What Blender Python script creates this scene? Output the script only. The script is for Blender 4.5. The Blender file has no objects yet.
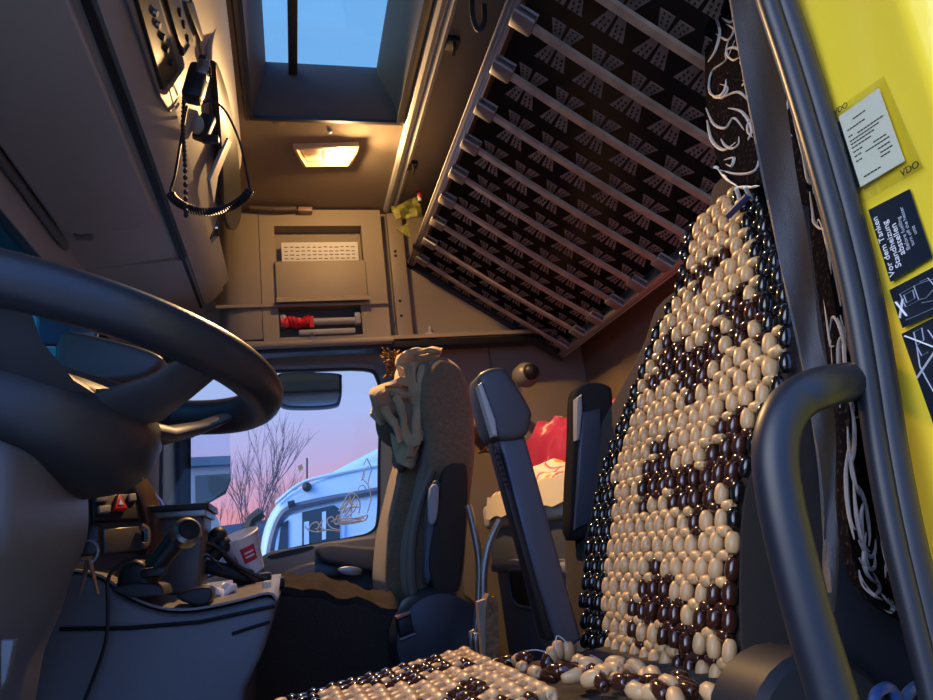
import bpy, bmesh, math, random
from mathutils import Vector as V, Matrix, noise
R = random.Random(7)
sc = bpy.context.scene
COL = sc.collection
PI = math.pi

# ------------------------------------------------------------------ camera
F = 700.0
vy = V((-171, 210, F)).normalized()
vz = V((-310, -(171*310+F*F)/210, F)).normalized()
vx = vy.cross(vz)
CAM = V((0, 0, .68))
def ray(px, py):
    c = V((px-466.5, py-350, F))
    return V((vx.dot(c), vy.dot(c), vz.dot(c)))
def at(px, py, **k):
    """point of the cab seen at a spot of the photo, on the plane X=, Y= or Z="""
    d = ray(px, py)
    a, v = list(k.items())[0]
    i = 'XYZ'.index(a)
    return CAM + d*((v-CAM[i])/d[i])
def onp(px, py, P, n):
    d = ray(px, py); n = V(n)
    return CAM + d*((V(P)-CAM).dot(n)/d.dot(n))
def ats(pts, **k): return [at(p[0], p[1], **k) for p in pts]
cam = bpy.data.cameras.new('camera'); cam_o = bpy.data.objects.new('camera', cam); COL.objects.link(cam_o)
cam.sensor_width = 36; cam.lens = F/933*36; cam.clip_start = .01
right = V((vx.x, vy.x, vz.x)); down = V((vx.y, vy.y, vz.y)); fwd = V((vx.z, vy.z, vz.z))
m = Matrix((right, -down, -fwd)).transposed().to_4x4(); m.translation = CAM
cam_o.matrix_world = m
sc.camera = cam_o

# ------------------------------------------------------------------ materials
MATS = {}
def set_ramp(r, stops):
    r.elements.remove(r.elements[1]); r.elements[0].position = stops[0][0]; r.elements[0].color = (*stops[0][1], 1)
    for p, c in stops[1:]: r.elements.new(p).color = (*c, 1)
def mat(name, col, rough=.5, metal=0, bump=0, bscale=400, var=0, vscale=8, spec=.5, coat=0, sheen=0):
    if name in MATS: return MATS[name]
    m = bpy.data.materials.new(name); m.use_nodes = True
    nt = m.node_tree; b = nt.nodes['Principled BSDF']
    b.inputs['Base Color'].default_value = (*col, 1)
    b.inputs['Roughness'].default_value = rough; b.inputs['Metallic'].default_value = metal
    b.inputs['Specular IOR Level'].default_value = spec
    b.inputs['Coat Weight'].default_value = coat
    b.inputs['Sheen Weight'].default_value = sheen
    tc = nt.nodes.new('ShaderNodeTexCoord')
    if var:
        n = nt.nodes.new('ShaderNodeTexNoise'); n.inputs['Scale'].default_value = vscale; n.inputs['Detail'].default_value = 6
        nt.links.new(tc.outputs['Object'], n.inputs['Vector'])
        r = nt.nodes.new('ShaderNodeValToRGB')
        r.color_ramp.elements[0].position = .3; r.color_ramp.elements[1].position = .7
        r.color_ramp.elements[0].color = (*[c*(1-var) for c in col], 1)
        r.color_ramp.elements[1].color = (*[min(1, c*(1+var)) for c in col], 1)
        nt.links.new(n.outputs['Fac'], r.inputs['Fac']); nt.links.new(r.outputs['Color'], b.inputs['Base Color'])
    if bump:
        n = nt.nodes.new('ShaderNodeTexNoise'); n.inputs['Scale'].default_value = bscale; n.inputs['Detail'].default_value = 3
        nt.links.new(tc.outputs['Object'], n.inputs['Vector'])
        bu = nt.nodes.new('ShaderNodeBump'); bu.inputs['Strength'].default_value = bump; bu.inputs['Distance'].default_value = .002
        nt.links.new(n.outputs['Fac'], bu.inputs['Height']); nt.links.new(bu.outputs['Normal'], b.inputs['Normal'])
    MATS[name] = m
    return m
def emis(name, col, s):
    m = bpy.data.materials.new(name); m.use_nodes = True; nt = m.node_tree
    e = nt.nodes.new('ShaderNodeEmission'); e.inputs[0].default_value = (*col, 1); e.inputs[1].default_value = s
    nt.links.new(e.outputs[0], nt.nodes['Material Output'].inputs[0]); MATS[name] = m
    return m
def glass(name, tint, gl=.06):
    m = bpy.data.materials.new(name); m.use_nodes = True; nt = m.node_tree
    t = nt.nodes.new('ShaderNodeBsdfTransparent'); t.inputs[0].default_value = (*tint, 1)
    g = nt.nodes.new('ShaderNodeBsdfGlossy'); g.inputs['Roughness'].default_value = .02
    mx = nt.nodes.new('ShaderNodeMixShader'); mx.inputs[0].default_value = gl
    nt.links.new(t.outputs[0], mx.inputs[1]); nt.links.new(g.outputs[0], mx.inputs[2])
    nt.links.new(mx.outputs[0], nt.nodes['Material Output'].inputs[0]); MATS[name] = m
    return m
def ramp_mat(name, tex, scale, stops, rough=.8, coord='Object', detail=4, bump=0, dist=0, feature=None):
    """fabric whose woven or printed pattern is a ramp over a procedural texture"""
    m = bpy.data.materials.new(name); m.use_nodes = True; nt = m.node_tree; b = nt.nodes['Principled BSDF']
    b.inputs['Roughness'].default_value = rough; b.inputs['Specular IOR Level'].default_value = 0
    tc = nt.nodes.new('ShaderNodeTexCoord')
    n = nt.nodes.new(tex); n.inputs['Scale'].default_value = scale
    if tex == 'ShaderNodeTexNoise':
        n.inputs['Detail'].default_value = detail; n.inputs['Distortion'].default_value = dist; o = n.outputs['Fac']
    elif tex == 'ShaderNodeTexVoronoi':
        if feature: n.feature = feature
        o = n.outputs['Distance']
    elif tex == 'ShaderNodeTexWave':
        n.inputs['Distortion'].default_value = dist; n.inputs['Detail'].default_value = detail; o = n.outputs['Fac']
    nt.links.new(tc.outputs[coord], n.inputs['Vector'])
    r = nt.nodes.new('ShaderNodeValToRGB'); cr = r.color_ramp
    set_ramp(cr, stops)
    nt.links.new(o, r.inputs['Fac']); nt.links.new(r.outputs['Color'], b.inputs['Base Color'])
    if bump:
        bu = nt.nodes.new('ShaderNodeBump'); bu.inputs['Strength'].default_value = bump; bu.inputs['Distance'].default_value = .003
        nt.links.new(o, bu.inputs['Height']); nt.links.new(bu.outputs['Normal'], b.inputs['Normal'])
    MATS[name] = m
    return m

grey = mat('grey plastic', (.115, .115, .12), .42, bump=.25, bscale=700)
lgrey = mat('light grey plastic', (.33, .32, .30), .5, bump=.2, bscale=600)
tan = mat('warm grey trim', (.28, .225, .155), .55, bump=.2, bscale=500)
head = mat('headliner', (.24, .195, .145), .8, bump=.3, bscale=900, spec=0)
black = mat('black plastic', (.012, .012, .013), .45, spec=.35)
blackm = mat('matt black plastic', (.02, .02, .022), .6, bump=.2)
rubber = mat('rubber seal', (.014, .017, .025), .42)
leather = mat('steering leather', (.022, .022, .026), .42)
dfab = mat('dark seat fabric', (.055, .041, .032), .9, bump=.5, bscale=900, var=.25, vscale=300, sheen=.08, spec=0)
bfab = mat('brown seat fabric', (.21, .135, .075), .9, bump=.5, bscale=900, var=.25, vscale=250, sheen=.3, spec=0)
rearw = mat('rear wall fabric', (.18, .13, .085), .85, bump=.3, bscale=800, spec=0)
matun = mat('mattress underside', (.034, .027, .023), .95, bump=.4, bscale=600, spec=0)
slatm = mat('slat laminate', (.36, .28, .20), .35, var=.25, vscale=30)
railm = mat('rail metal', (.42, .39, .36), .35, metal=.6)
padm = mat('slat pad plastic', (.17, .145, .125), .5)
padh = mat('pad hole', (.01, .01, .01), .8)
beadt = mat('tan wood bead', (.56, .36, .175), .42, var=.30, vscale=260, coat=.1)
beadb = mat('brown wood bead', (.045, .014, .008), .16, coat=.5)
beadk = mat('black wood bead', (.006, .006, .007), .14, coat=.5)
chrome = mat('chrome', (.7, .7, .7), .15, metal=1)
dchrome = mat('dull metal', (.30, .29, .28), .35, metal=.9)
yellow = mat('yellow paint', (.92, .70, .045), .3, coat=.6)
white = mat('white', (.75, .75, .75), .5)
paper = mat('paper', (.72, .69, .63), .7)
paperb = mat('label paper', (.78, .80, .84), .5)
ink = mat('ink', (.02, .02, .025), .6)
stick = mat('dark label', (.008, .012, .02), .35)
khaki = mat('khaki cloth', (.42, .29, .14), .9, bump=.6, bscale=60, var=.25, vscale=20, sheen=.3)
tape = mat('red tape', (.62, .02, .03), .45)
wood = mat('walnut trim', (.085, .035, .015), .3, var=.45, vscale=40, coat=.5)
belt = mat('belt webbing', (.055, .054, .06), .55, bump=.5, bscale=1200)
tubeb = mat('black coated tube', (.009, .012, .02), .42)
pane = glass('window glass', (.93, .96, .98), .015)
wpane = glass('windscreen glass', (.10, .36, .44), .04)
skyp = glass('hatch glass', (.78, .95, 1.0), .04)
film = glass('clear film', (.93, .93, .86), .05)
mirr = mat('mirror', (.75, .85, .95), .01, metal=1)
truckp = mat('sky tinted truck white', (.50, .70, .86), .35, coat=.3)  # white paint, with the blue of the sky light put into its colour
asph = mat('pale bounce ground', (.46, .47, .49), .9, var=.3, vscale=3)  # ground colour raised to bounce sky light up under the overhead console
bark = mat('bark', (.10, .075, .085), .9)
hill = mat('distant dark trees', (.05, .09, .15), .9)
bldg = mat('building wall', (.16, .19, .24), .8)
dwin = mat('dark window', (.03, .05, .065), .35, spec=.2)
hazard = mat('red switch', (.75, .015, .02), .4)
bluep = mat('blue plastic', (.02, .04, .38), .4)
cork = mat('cork board', (.30, .16, .07), .9, var=.5, vscale=120, bump=.5, bscale=300)
boardm = mat('pale board', (.42, .31, .21), .7)
decal = mat('white decal', (.82, .80, .76), .6)
green = mat('green wrapper', (.17, .17, .04), .35, var=.6, vscale=60)
red = mat('red plastic', (.6, .05, .04), .4)
orange_b = emis('lit bulb', (1, .62, .2), 42)
lens = glass('lamp lens', (.95, .9, .8), .12)
reflm = mat('lamp reflector', (.75, .7, .6), .35)
scroll = ramp_mat('dark brocade', 'ShaderNodeTexNoise', 220, [(0, (.005, .004, .0045)), (.58, (.009, .007, .008)), (.66, (.04, .032, .033)), (.72, (.008, .006, .007))], rough=.95)
embr = mat('white scroll print', (.52, .49, .46), .6, bump=.4, bscale=900)
embg = mat('silver scroll print', (.24, .24, .25), .5, bump=.4, bscale=900)
quilt = ramp_mat('pink quilt print', 'ShaderNodeTexNoise', 12, [(0, (.24, .02, .055)), (.50, (.34, .035, .085)), (.62, (.40, .06, .12)), (.68, (.6, .42, .35))], dist=.6, bump=.2)
floral = ramp_mat('cream floral print', 'ShaderNodeTexVoronoi', 15, [(0, (.75, .30, .04)), (.20, (.80, .40, .07)), (.26, (.80, .72, .56)), (.50, (.78, .70, .55)), (.54, (.42, .06, .10)), (.66, (.78, .70, .55))], bump=.1)
brownc = mat('brown cloth', (.16, .085, .03), .9, bump=.8, bscale=50, var=.5, vscale=40)
dmirr = mat('dark green reflection glass', (.30, .33, .28), .08, metal=.9)
redcup = mat('cup red', (.55, .03, .04), .5)
greensprig = mat('green plastic', (.12, .4, .02), .5)
bluecable = mat('blue hose', (.01, .04, .16), .35)

# ------------------------------------------------------------------ mesh builder
def cr(pts, n=6, closed=True):
    """smooth curve through points"""
    P = [V(p) for p in pts]; N = len(P); out = []
    rng = range(N) if closed else range(N-1)
    for i in rng:
        if closed: a, b, c, d = P[i-1], P[i], P[(i+1) % N], P[(i+2) % N]
        else: a, b, c, d = P[max(i-1, 0)], P[i], P[i+1], P[min(i+2, N-1)]
        for k in range(n):
            t = k/n
            out.append(.5*((2*b)+(c-a)*t+(2*a-5*b+4*c-d)*t*t+(3*b-a-3*c+d)*t**3))
    if not closed: out.append(P[-1].copy())
    return out
class B:
    def __init__(s): s.bm = bmesh.new()
    def _mi(s, faces, mi):
        for f in faces: f.material_index = mi
    def hexa(s, c, mi=0, bev=0, seg=2):
        bm = bmesh.new() if bev else s.bm
        v = [bm.verts.new(p) for p in c]
        fs = [bm.faces.new([v[i] for i in q]) for q in ((0,1,2,3),(7,6,5,4),(0,4,5,1),(1,5,6,2),(2,6,7,3),(3,7,4,0))]
        bmesh.ops.recalc_face_normals(bm, faces=fs)
        if bev:
            bmesh.ops.bevel(bm, geom=bm.edges[:], offset=bev, segments=seg, affect='EDGES', clamp_overlap=True, profile=.5)
            s._merge(bm, mi)
        else: s._mi(fs, mi)
        return s
    def _merge(s, bm, mi):
        for f in bm.faces: f.material_index = mi
        me = bpy.data.meshes.new('t'); bm.to_mesh(me); bm.free(); s.bm.from_mesh(me); bpy.data.meshes.remove(me)
    def box(s, c, size, mi=0, bev=0, rot=None, seg=2):
        h = V(size)/2; q = []
        for z in (-1, 1):
            for x, y in ((-1,-1),(1,-1),(1,1),(-1,1)):
                p = V((x*h.x, y*h.y, z*h.z))
                if rot: p = rot @ p
                q.append(V(c)+p)
        return s.hexa(q, mi, bev, seg)
    def prism(s, poly, vec, mi=0, bev=0, seg=3):
        bm = bmesh.new(); vec = V(vec)
        a = [bm.verts.new(p) for p in poly]; b = [bm.verts.new(V(p)+vec) for p in poly]; n = len(a)
        fs = [bm.faces.new(a), bm.faces.new(b[::-1])]
        for i in range(n): fs.append(bm.faces.new((a[i], b[i], b[(i+1) % n], a[(i+1) % n])))
        bmesh.ops.recalc_face_normals(bm, faces=fs)
        if bev:
            es = [e for e in bm.edges if any(len(f.verts) == n and n > 4 or f in fs[:2] for f in e.link_faces)]
            bmesh.ops.bevel(bm, geom=es, offset=bev, segments=seg, affect='EDGES', clamp_overlap=True, profile=.5)
        s._merge(bm, mi); return s
    def loft(s, rings, mi=0, closed=True, cap=True, loop=False):
        bm = s.bm; vs = [[bm.verts.new(p) for p in r] for r in rings]; n = len(vs[0]); fs = []
        K = len(vs)
        for i in range(K if loop else K-1):
            a, b = vs[i], vs[(i+1) % K]
            for j in range(n if closed else n-1):
                fs.append(bm.faces.new((a[j], a[(j+1) % n], b[(j+1) % n], b[j])))
        if cap and closed and not loop:
            fs.append(bm.faces.new(vs[0][::-1])); fs.append(bm.faces.new(vs[-1]))
        bmesh.ops.recalc_face_normals(bm, faces=fs); s._mi(fs, mi); return s
    def tube(s, pts, r, seg=8, mi=0, closed=False, flat=1):
        P = [V(p) for p in pts]; N = len(P); rings = []; prev = None
        for i, p in enumerate(P):
            if closed: t = P[(i+1) % N]-P[i-1]
            else: t = P[min(i+1, N-1)]-P[max(i-1, 0)]
            t = t.normalized() if t.length > 1e-9 else V((0, 0, 1))
            if prev is None:
                u = t.cross(V((0, 0, 1)));
                if u.length < .05: u = t.cross(V((1, 0, 0)))
            else: u = prev-t*prev.dot(t)
            u.normalize(); w = t.cross(u); prev = u
            rr = r[i] if isinstance(r, (list, tuple)) else r
            rings.append([p+u*(rr*math.cos(a))+w*(rr*flat*math.sin(a)) for a in (2*PI*k/seg for k in range(seg))])
        return s.loft(rings, mi, loop=closed)
    def ell(s, c, rad, mi=0, rot=None, seg=12, rings=8):
        c = V(c); R_ = []
        bm = s.bm; fs = []
        def tr(p): return c+(rot @ p if rot else p)
        top = bm.verts.new(tr(V((0, 0, rad[2])))); bot = bm.verts.new(tr(V((0, 0, -rad[2]))))
        for i in range(1, rings):
            a = PI*i/rings
            R_.append([bm.verts.new(tr(V((rad[0]*math.sin(a)*math.cos(2*PI*k/seg), rad[1]*math.sin(a)*math.sin(2*PI*k/seg), rad[2]*math.cos(a))))) for k in range(seg)])
        for k in range(seg):
            fs.append(bm.faces.new((top, R_[0][k], R_[0][(k+1) % seg])))
            fs.append(bm.faces.new((bot, R_[-1][(k+1) % seg], R_[-1][k])))
            for i in range(len(R_)-1): fs.append(bm.faces.new((R_[i][k], R_[i+1][k], R_[i+1][(k+1) % seg], R_[i][(k+1) % seg])))
        s._mi(fs, mi); return s
    def lathe(s, c, axis, prof, seg=24, mi=0, cap=True):
        """prof: (distance along axis, radius)"""
        a = V(axis).normalized(); u = a.orthogonal().normalized(); w = a.cross(u)
        return s.loft([[V(c)+a*h+u*(r*math.cos(t))+w*(r*math.sin(t)) for t in (2*PI*k/seg for k in range(seg))] for h, r in prof], mi, cap=cap)
    def sheet(s, grid, th, mi=0):
        """grid of points thickened along its normals"""
        bm = bmesh.new(); vs = [[bm.verts.new(p) for p in r] for r in grid]
        for i in range(len(vs)-1):
            for j in range(len(vs[0])-1): bm.faces.new((vs[i][j], vs[i][j+1], vs[i+1][j+1], vs[i+1][j]))
        bm.normal_update()
        if th: bmesh.ops.solidify(bm, geom=bm.faces[:], thickness=th)
        s._merge(bm, mi); return s
    def wobble(s, amp, scale, seed=0):
        for v in s.bm.verts:
            v.co += V((noise.noise(v.co*scale+V((seed, 0, 0))), noise.noise(v.co*scale+V((0, seed+9, 0))), noise.noise(v.co*scale+V((0, 0, seed+17)))))*amp
        return s
    def subdiv(s, n=1):
        bmesh.ops.subdivide_edges(s.bm, edges=s.bm.edges[:], cuts=n, use_grid_fill=True); return s
    def build(s, name, mats, parent=None, sharp=38, sub=0):
        bm = s.bm; bm.normal_update()
        for e in bm.edges:
            if len(e.link_faces) == 2 and e.calc_face_angle(0) > math.radians(sharp): e.smooth = False
        for f in bm.faces: f.smooth = True
        if parent is not None:
            off = V((0, 0, 0)); q = parent
            while q is not None: off += q.location; q = q.parent
            bmesh.ops.translate(bm, verts=bm.verts[:], vec=-off)
        else:                                     # origin at the thing's base
            xs = [v.co for v in bm.verts]
            off = V(((min(p.x for p in xs)+max(p.x for p in xs))/2, (min(p.y for p in xs)+max(p.y for p in xs))/2, min(p.z for p in xs)))
            bmesh.ops.translate(bm, verts=bm.verts[:], vec=-off)
        me = bpy.data.meshes.new(name); bm.to_mesh(me); bm.free()
        for m in (mats if isinstance(mats, (list, tuple)) else [mats]): me.materials.append(m)
        o = bpy.data.objects.new(name, me); COL.objects.link(o)
        if parent is not None: o.parent = parent
        else: o.location = off
        if sub:
            md = o.modifiers.new('sub', 'SUBSURF'); md.levels = sub; md.render_levels = sub
        return o
def tag(o, label=None, cat=None, group=None, kind=None):
    if label: o['label'] = label
    if cat: o['category'] = cat
    if group: o['group'] = group
    if kind: o['kind'] = kind
    return o
def thing(name, label, cat, loc=(0, 0, 0), group=None, kind=None):
    o = bpy.data.objects.new(name, None); COL.objects.link(o); o.location = loc; o.empty_display_size = .05
    return tag(o, label, cat, group, kind)
def struct(o): o['kind'] = 'structure'; return o
def text(body, name, parent, origin, ex, ey, size, m, lift=.0006, align='LEFT'):
    cu = bpy.data.curves.new(name, 'FONT'); cu.body = body; cu.size = size; cu.extrude = .00015; cu.align_x = align
    cu.materials.append(m)
    ex = ex.normalized(); n = ex.cross(ey).normalized(); ey = n.cross(ex)
    M4 = Matrix((ex, ey, n)).transposed().to_4x4(); M4.translation = V(origin)+n*lift
    tmp = bpy.data.objects.new('t', cu); COL.objects.link(tmp); bpy.context.view_layer.update()
    me = bpy.data.meshes.new_from_object(tmp.evaluated_get(bpy.context.evaluated_depsgraph_get())); bpy.data.objects.remove(tmp)
    o = bpy.data.objects.new(name, me); COL.objects.link(o)
    if parent is not None:
        o.parent = parent; off = V((0, 0, 0)); q = parent
        while q is not None: off += q.location; q = q.parent
        M4.translation = M4.translation-off
    o.matrix_local = M4
    return o

# ------------------------------------------------------------------ world
w = bpy.data.worlds.new('dusk sky'); sc.world = w; w.use_nodes = True
nt = w.node_tree; nt.nodes.clear()
def N(t, **k):
    n = nt.nodes.new(t)
    for a, b in k.items(): setattr(n, a, b)
    return n
L = nt.links.new
tc = N('ShaderNodeTexCoord'); sep = N('ShaderNodeSeparateXYZ'); L(tc.outputs['Generated'], sep.inputs[0])
rp = N('ShaderNodeValToRGB'); c = rp.color_ramp
stops = [(0, (.10, .12, .18)), (.495, (.12, .14, .22)), (.512, (.82, .27, .28)), (.54, (.74, .34, .44)), (.568, (.52, .41, .68)), (.60, (.41, .48, .82)), (.65, (.36, .52, .86)), (1, (.16, .40, .78))]
set_ramp(c, stops)
ns = N('ShaderNodeTexNoise'); ns.inputs['Scale'].default_value = 3; ns.inputs['Detail'].default_value = 5
mp = N('ShaderNodeMapping'); mp.inputs['Scale'].default_value = (1.5, 1.5, 12); L(tc.outputs['Generated'], mp.inputs[0]); L(mp.outputs[0], ns.inputs['Vector'])
ma = N('ShaderNodeMath', operation='MULTIPLY_ADD'); ma.inputs[1].default_value = .5; ma.inputs[2].default_value = .5; L(sep.outputs['Z'], ma.inputs[0])
mb = N('ShaderNodeMath', operation='MULTIPLY_ADD'); mb.inputs[1].default_value = .03; L(ns.outputs['Fac'], mb.inputs[0])
mc = N('ShaderNodeMath', operation='SUBTRACT'); L(ma.outputs[0], mc.inputs[0]); mc.inputs[1].default_value = .015; L(mc.outputs[0], mb.inputs[2])
L(mb.outputs[0], rp.inputs[0])
# dusk pink lies beyond the passenger door; the driver's side faces the open blue sky, brightest ahead of the truck
def cramp(sock, a, b_):
    mr = N('ShaderNodeMapRange', interpolation_type='SMOOTHSTEP'); mr.inputs['From Min'].default_value = a; mr.inputs['From Max'].default_value = b_
    L(sock, mr.inputs['Value']); return mr.outputs[0]
dt = N('ShaderNodeVectorMath', operation='DOT_PRODUCT'); L(tc.outputs['Generated'], dt.inputs[0]); dt.inputs[1].default_value = V((-.93, -.27, .27)).normalized()
lobe = cramp(dt.outputs['Value'], .68, .98)
m1 = N('ShaderNodeMix', data_type='RGBA'); L(lobe, m1.inputs['Factor']); m1.inputs['A'].default_value = (.29, .62, 1.72, 1); m1.inputs['B'].default_value = (4.6, 5.0, 6.0, 1)
m2 = N('ShaderNodeMix', data_type='RGBA'); L(cramp(sep.outputs['Y'], .2, -.25), m2.inputs['Factor']); L(rp.outputs[0], m2.inputs['A']); L(m1.outputs['Result'], m2.inputs['B'])
bg = N('ShaderNodeBackground'); L(m2.outputs['Result'], bg.inputs[0]); bg.inputs[1].default_value = 1
out = N('ShaderNodeOutputWorld'); L(bg.outputs[0], out.inputs[0])

# ================================================================== the cab shell
CZ = 1.75
struct(B().box((0.05, 1.25, -.03), (2.0, 2.1, .06)).build('floor', blackm))
struct(B().box((1.02, 1.28, .88), (.06, 2.1, 1.76)).build('wall_rear', rearw))
b = B()
hx0, hx1, hy0, hy1 = -.052, .312, .86, 1.575
b.box(((-1+hx0)/2, 1.2, CZ+.02), (hx0+1, 2.0, .04)); b.box(((1.05+hx1)/2, 1.2, CZ+.02), (1.05-hx1, 2.0, .04))
b.box(((hx0+hx1)/2, (hy1+2.2)/2, CZ+.02), (hx1-hx0, 2.2-hy1, .04)); b.box(((hx0+hx1)/2, (.2+hy0)/2, CZ+.02), (hx1-hx0, hy0-.2, .04))
struct(b.build('ceiling', head))
# passenger-side wall above and behind the door
b = B()
b.box((.655, 2.17, 1.53), (.71, .12, .46)); b.box((.755, 2.23, .65), (.53, .1, 1.32))
b.box((.84, 2.175, .8), (.36, .02, 1.0), bev=.008); b.box((-.3, 2.2, 1.5), (.30, .1, .44))
struct(b.build('wall_right', tan))
# near wall over the driver's door opening and ahead of it
b = B(); b.box((-.1, .27, 1.69), (1.9, .05, .14)); b.box((-.86, .3, .5), (.2, .06, 1.2))
struct(b.build('wall_left', grey))
struct(B().box((-.98, 1.25, .35), (.06, 2.0, .9)).build('wall_front', blackm))
# ceiling strip and upright strip beside the cabinet
b = B()
for x in (.343, .368): b.tube([(x, .3, CZ-.004), (x, 2.07, CZ-.004)], .011, 8)
b.box((.356, 1.18, CZ-.003), (.03, 1.75, .006))
struct(b.build('trim_1', lgrey))
b = B(); b.box((.368, 2.09, 1.525), (.05, .03, .44), bev=.004)
for z in (1.38, 1.43, 1.585, 1.60): b.lathe((.36, 2.0755, z), (0, -1, 0), [(0, .005), (.001, .005)], 10, 1)
struct(b.build('trim_2', [tan, black]))
# shadow gap over the door
struct(B().box((.2, 2.1, 1.287), (1.5, .06, .022), bev=.004).box((.2, 2.075, 1.308), (1.4, .02, .012), 1).build('trim_3', [black, tan]))

# ------------------------------------------------------------------ roof hatch
h = thing('roof_hatch', 'tinted roof hatch in a dark frame, open to the blue sky', 'roof hatch', (.13, 1.2, CZ))
def rect(x0, x1, y0, y1, z): return [V((x0, y0, z)), V((x1, y0, z)), V((x1, y1, z)), V((x0, y1, z))]
b = B(); b.loft([rect(hx0-.018, hx1+.018, hy0-.018, hy1+.018, CZ-.001), rect(hx0-.014, hx1+.014, hy0-.014, hy1+.014, CZ-.008), rect(hx0, hx1, hy0, hy1, CZ-.006), rect(hx0+.012, hx1-.008, hy0, hy1-.02, CZ+.03), rect(-.012, .262, .9, 1.528, 1.85), rect(-.012, .262, .9, 1.528, 1.87), rect(hx0-.02, hx1+.02, hy0-.02, hy1+.02, 1.87)], cap=False)
b.build('frame', mat('hatch frame', (.06, .046, .035), .6), h)
b = B(); b.box((.125, 1.2, 1.862), (.28, .67, .006)); b.build('glass', skyp, h)
b = B(); b.box((.052, 1.23, 1.845), (.022, .72, .012), bev=.003); b.build('bar', black, h)
b = B()
b.loft([rect(hx0-.005, hx1+.005, hy0-.005, hy1+.005, CZ-.012), rect(hx0+.004, hx1-.004, hy0+.004, hy1-.004, CZ-.012), rect(hx0+.004, hx1-.004, hy0+.004, hy1-.004, CZ-.004), rect(hx0-.005, hx1+.005, hy0-.005, hy1+.005, CZ-.004)], loop=True)
b.build('seal', black, h)
for px, py in ((279, 122), (366, 124)):
    p = at(px, py, Z=CZ); b = B(); b.lathe(p, (0, 0, -1), [(0, .014), (.004, .013), (.005, .004)], 16); b.build('screw_cap', head, h)
p = at(330, 131, Z=CZ); b = B(); b.lathe(p, (0, 0, -1), [(0, .006), (.004, .005), (.005, .002)], 12); b.build('latch', lgrey, h)

# ------------------------------------------------------------------ ceiling lamp
lc = at(327, 154, Z=CZ-.01)
l = thing('ceiling_light', 'lit interior lamp with clear lens on the ceiling behind the hatch', 'ceiling light', (lc.x, lc.y, CZ))
o4 = [onp(x, y, lc, (0, 0, 1)) for x, y in ((293, 147), (359, 145), (357, 152), (350, 165), (304, 166), (297, 155))]
ctr = sum(o4, V())/6
def sc_(ps, k, dz): return [ctr+(p-ctr)*k+V((0, 0, dz)) for p in ps]
b = B(); b.loft([sc_(o4, 1.0, .01), sc_(o4, 1.0, -.004), sc_(o4, .9, -.006), sc_(o4, .86, .008)], cap=False); b.build('bezel', mat('lamp bezel', (.55, .42, .28), .4), l)
b = B(); b.loft([sc_(o4, .84, .0092), sc_(o4, .3, .0095)], cap=True); b.build('reflector', reflm, l)
b = B(); b.loft([sc_(o4, .88, -.003), sc_(o4, .7, -.009), sc_(o4, .3, -.011)], cap=False); b.build('lens', lens, l)
bx = onp(341, 154, lc, (0, 0, 1))
b = B(); b.tube([bx+V((-.018, .0, -.001)), bx+V((.02, 0, -.001))], .007, 10); b.build('bulb', orange_b, l)
b = B(); b.box(onp(323, 154, lc, (0, 0, 1))+V((0, 0, -.002)), (.008, .03, .01)); b.build('divider', lgrey, l)
ld = bpy.data.lights.new('lamp glow', 'POINT'); ld.energy = 7; ld.color = (1, .60, .25); ld.shadow_soft_size = .012
lo = bpy.data.objects.new('lamp_glow', ld); COL.objects.link(lo); lo.location = bx+V((0, -.002, -.010))

# the lamp's reflector throws most of its light down and back over the driver's seat
ls_ = bpy.data.lights.new('lamp beam', 'SPOT'); ls_.energy = 72; ls_.color = (1, .60, .26); ls_.shadow_soft_size = .02; ls_.spot_size = math.radians(165); ls_.spot_blend = 1
lo2 = bpy.data.objects.new('lamp_beam', ls_); COL.objects.link(lo2); lo2.location = bx+V((0, -.004, -.012))
lo2.rotation_euler = V((.45, -.62, -.75)).to_track_quat('-Z', 'Y').to_euler()

# ------------------------------------------------------------------ overhead console
oc = thing('overhead_console', 'large overhead storage console above the windscreen', 'overhead console', (-.3, 1.2, 1.33))
prof = [(-.47, 1.33), (-.455, 1.405), (-.228, 1.434), (-.175, 1.475), (-.128, 1.60), (-.104, 1.68), (-.092, CZ), (-.62, CZ), (-.62, 1.36)]
def ext(pr, y0, y1): return [V((x, y0, z)) for x, z in pr], V((0, y1-y0, 0))
b = B(); p, v = ext(prof, .32, 1.72); b.prism(p, v)
prof2 = [(-.47, 1.33), (-.455, 1.405), (-.24, 1.425), (-.195, 1.445), (-.27, 1.50), (-.30, CZ), (-.62, CZ), (-.62, 1.36)]
p, v = ext(prof2, 1.72, 2.12); b.prism(p, v)
b.build('body', lgrey, oc)
b = B(); b.prism([V((-.44, .34, 1.402)), V((-.252, .34, 1.424)), V((-.249, 1.47, 1.426)), V((-.30, 1.50, 1.42)), V((-.41, 1.50, 1.407)), V((-.437, 1.47, 1.402))], (0, 0, -.016), bev=.006); flap = b.build('flap', lgrey, oc)
b = B(); b.box((-.405, 1.515, 1.398), (.035, .03, .014), bev=.005); b.build('hinge', grey, oc)
b = B(); b.box((-.448, .95, 1.388), (.012, 1.2, .02), bev=.004); b.build('edge_strip', grey, oc)
# dark groove between flap and bevel, and rounded bevel strip
b = B(); b.box((-.235, 1.2, 1.430), (.012, 1.75, .008)); b.build('groove', black, oc)
b = B(); b.prism([V((-.228, .33, 1.434)), V((-.22, .33, 1.427)), V((-.19, .33, 1.448)), V((-.168, .33, 1.474)), V((-.175, .33, 1.482))], (0, 1.72, 0)); b.build('bevel_strip', lgrey, oc)
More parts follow.
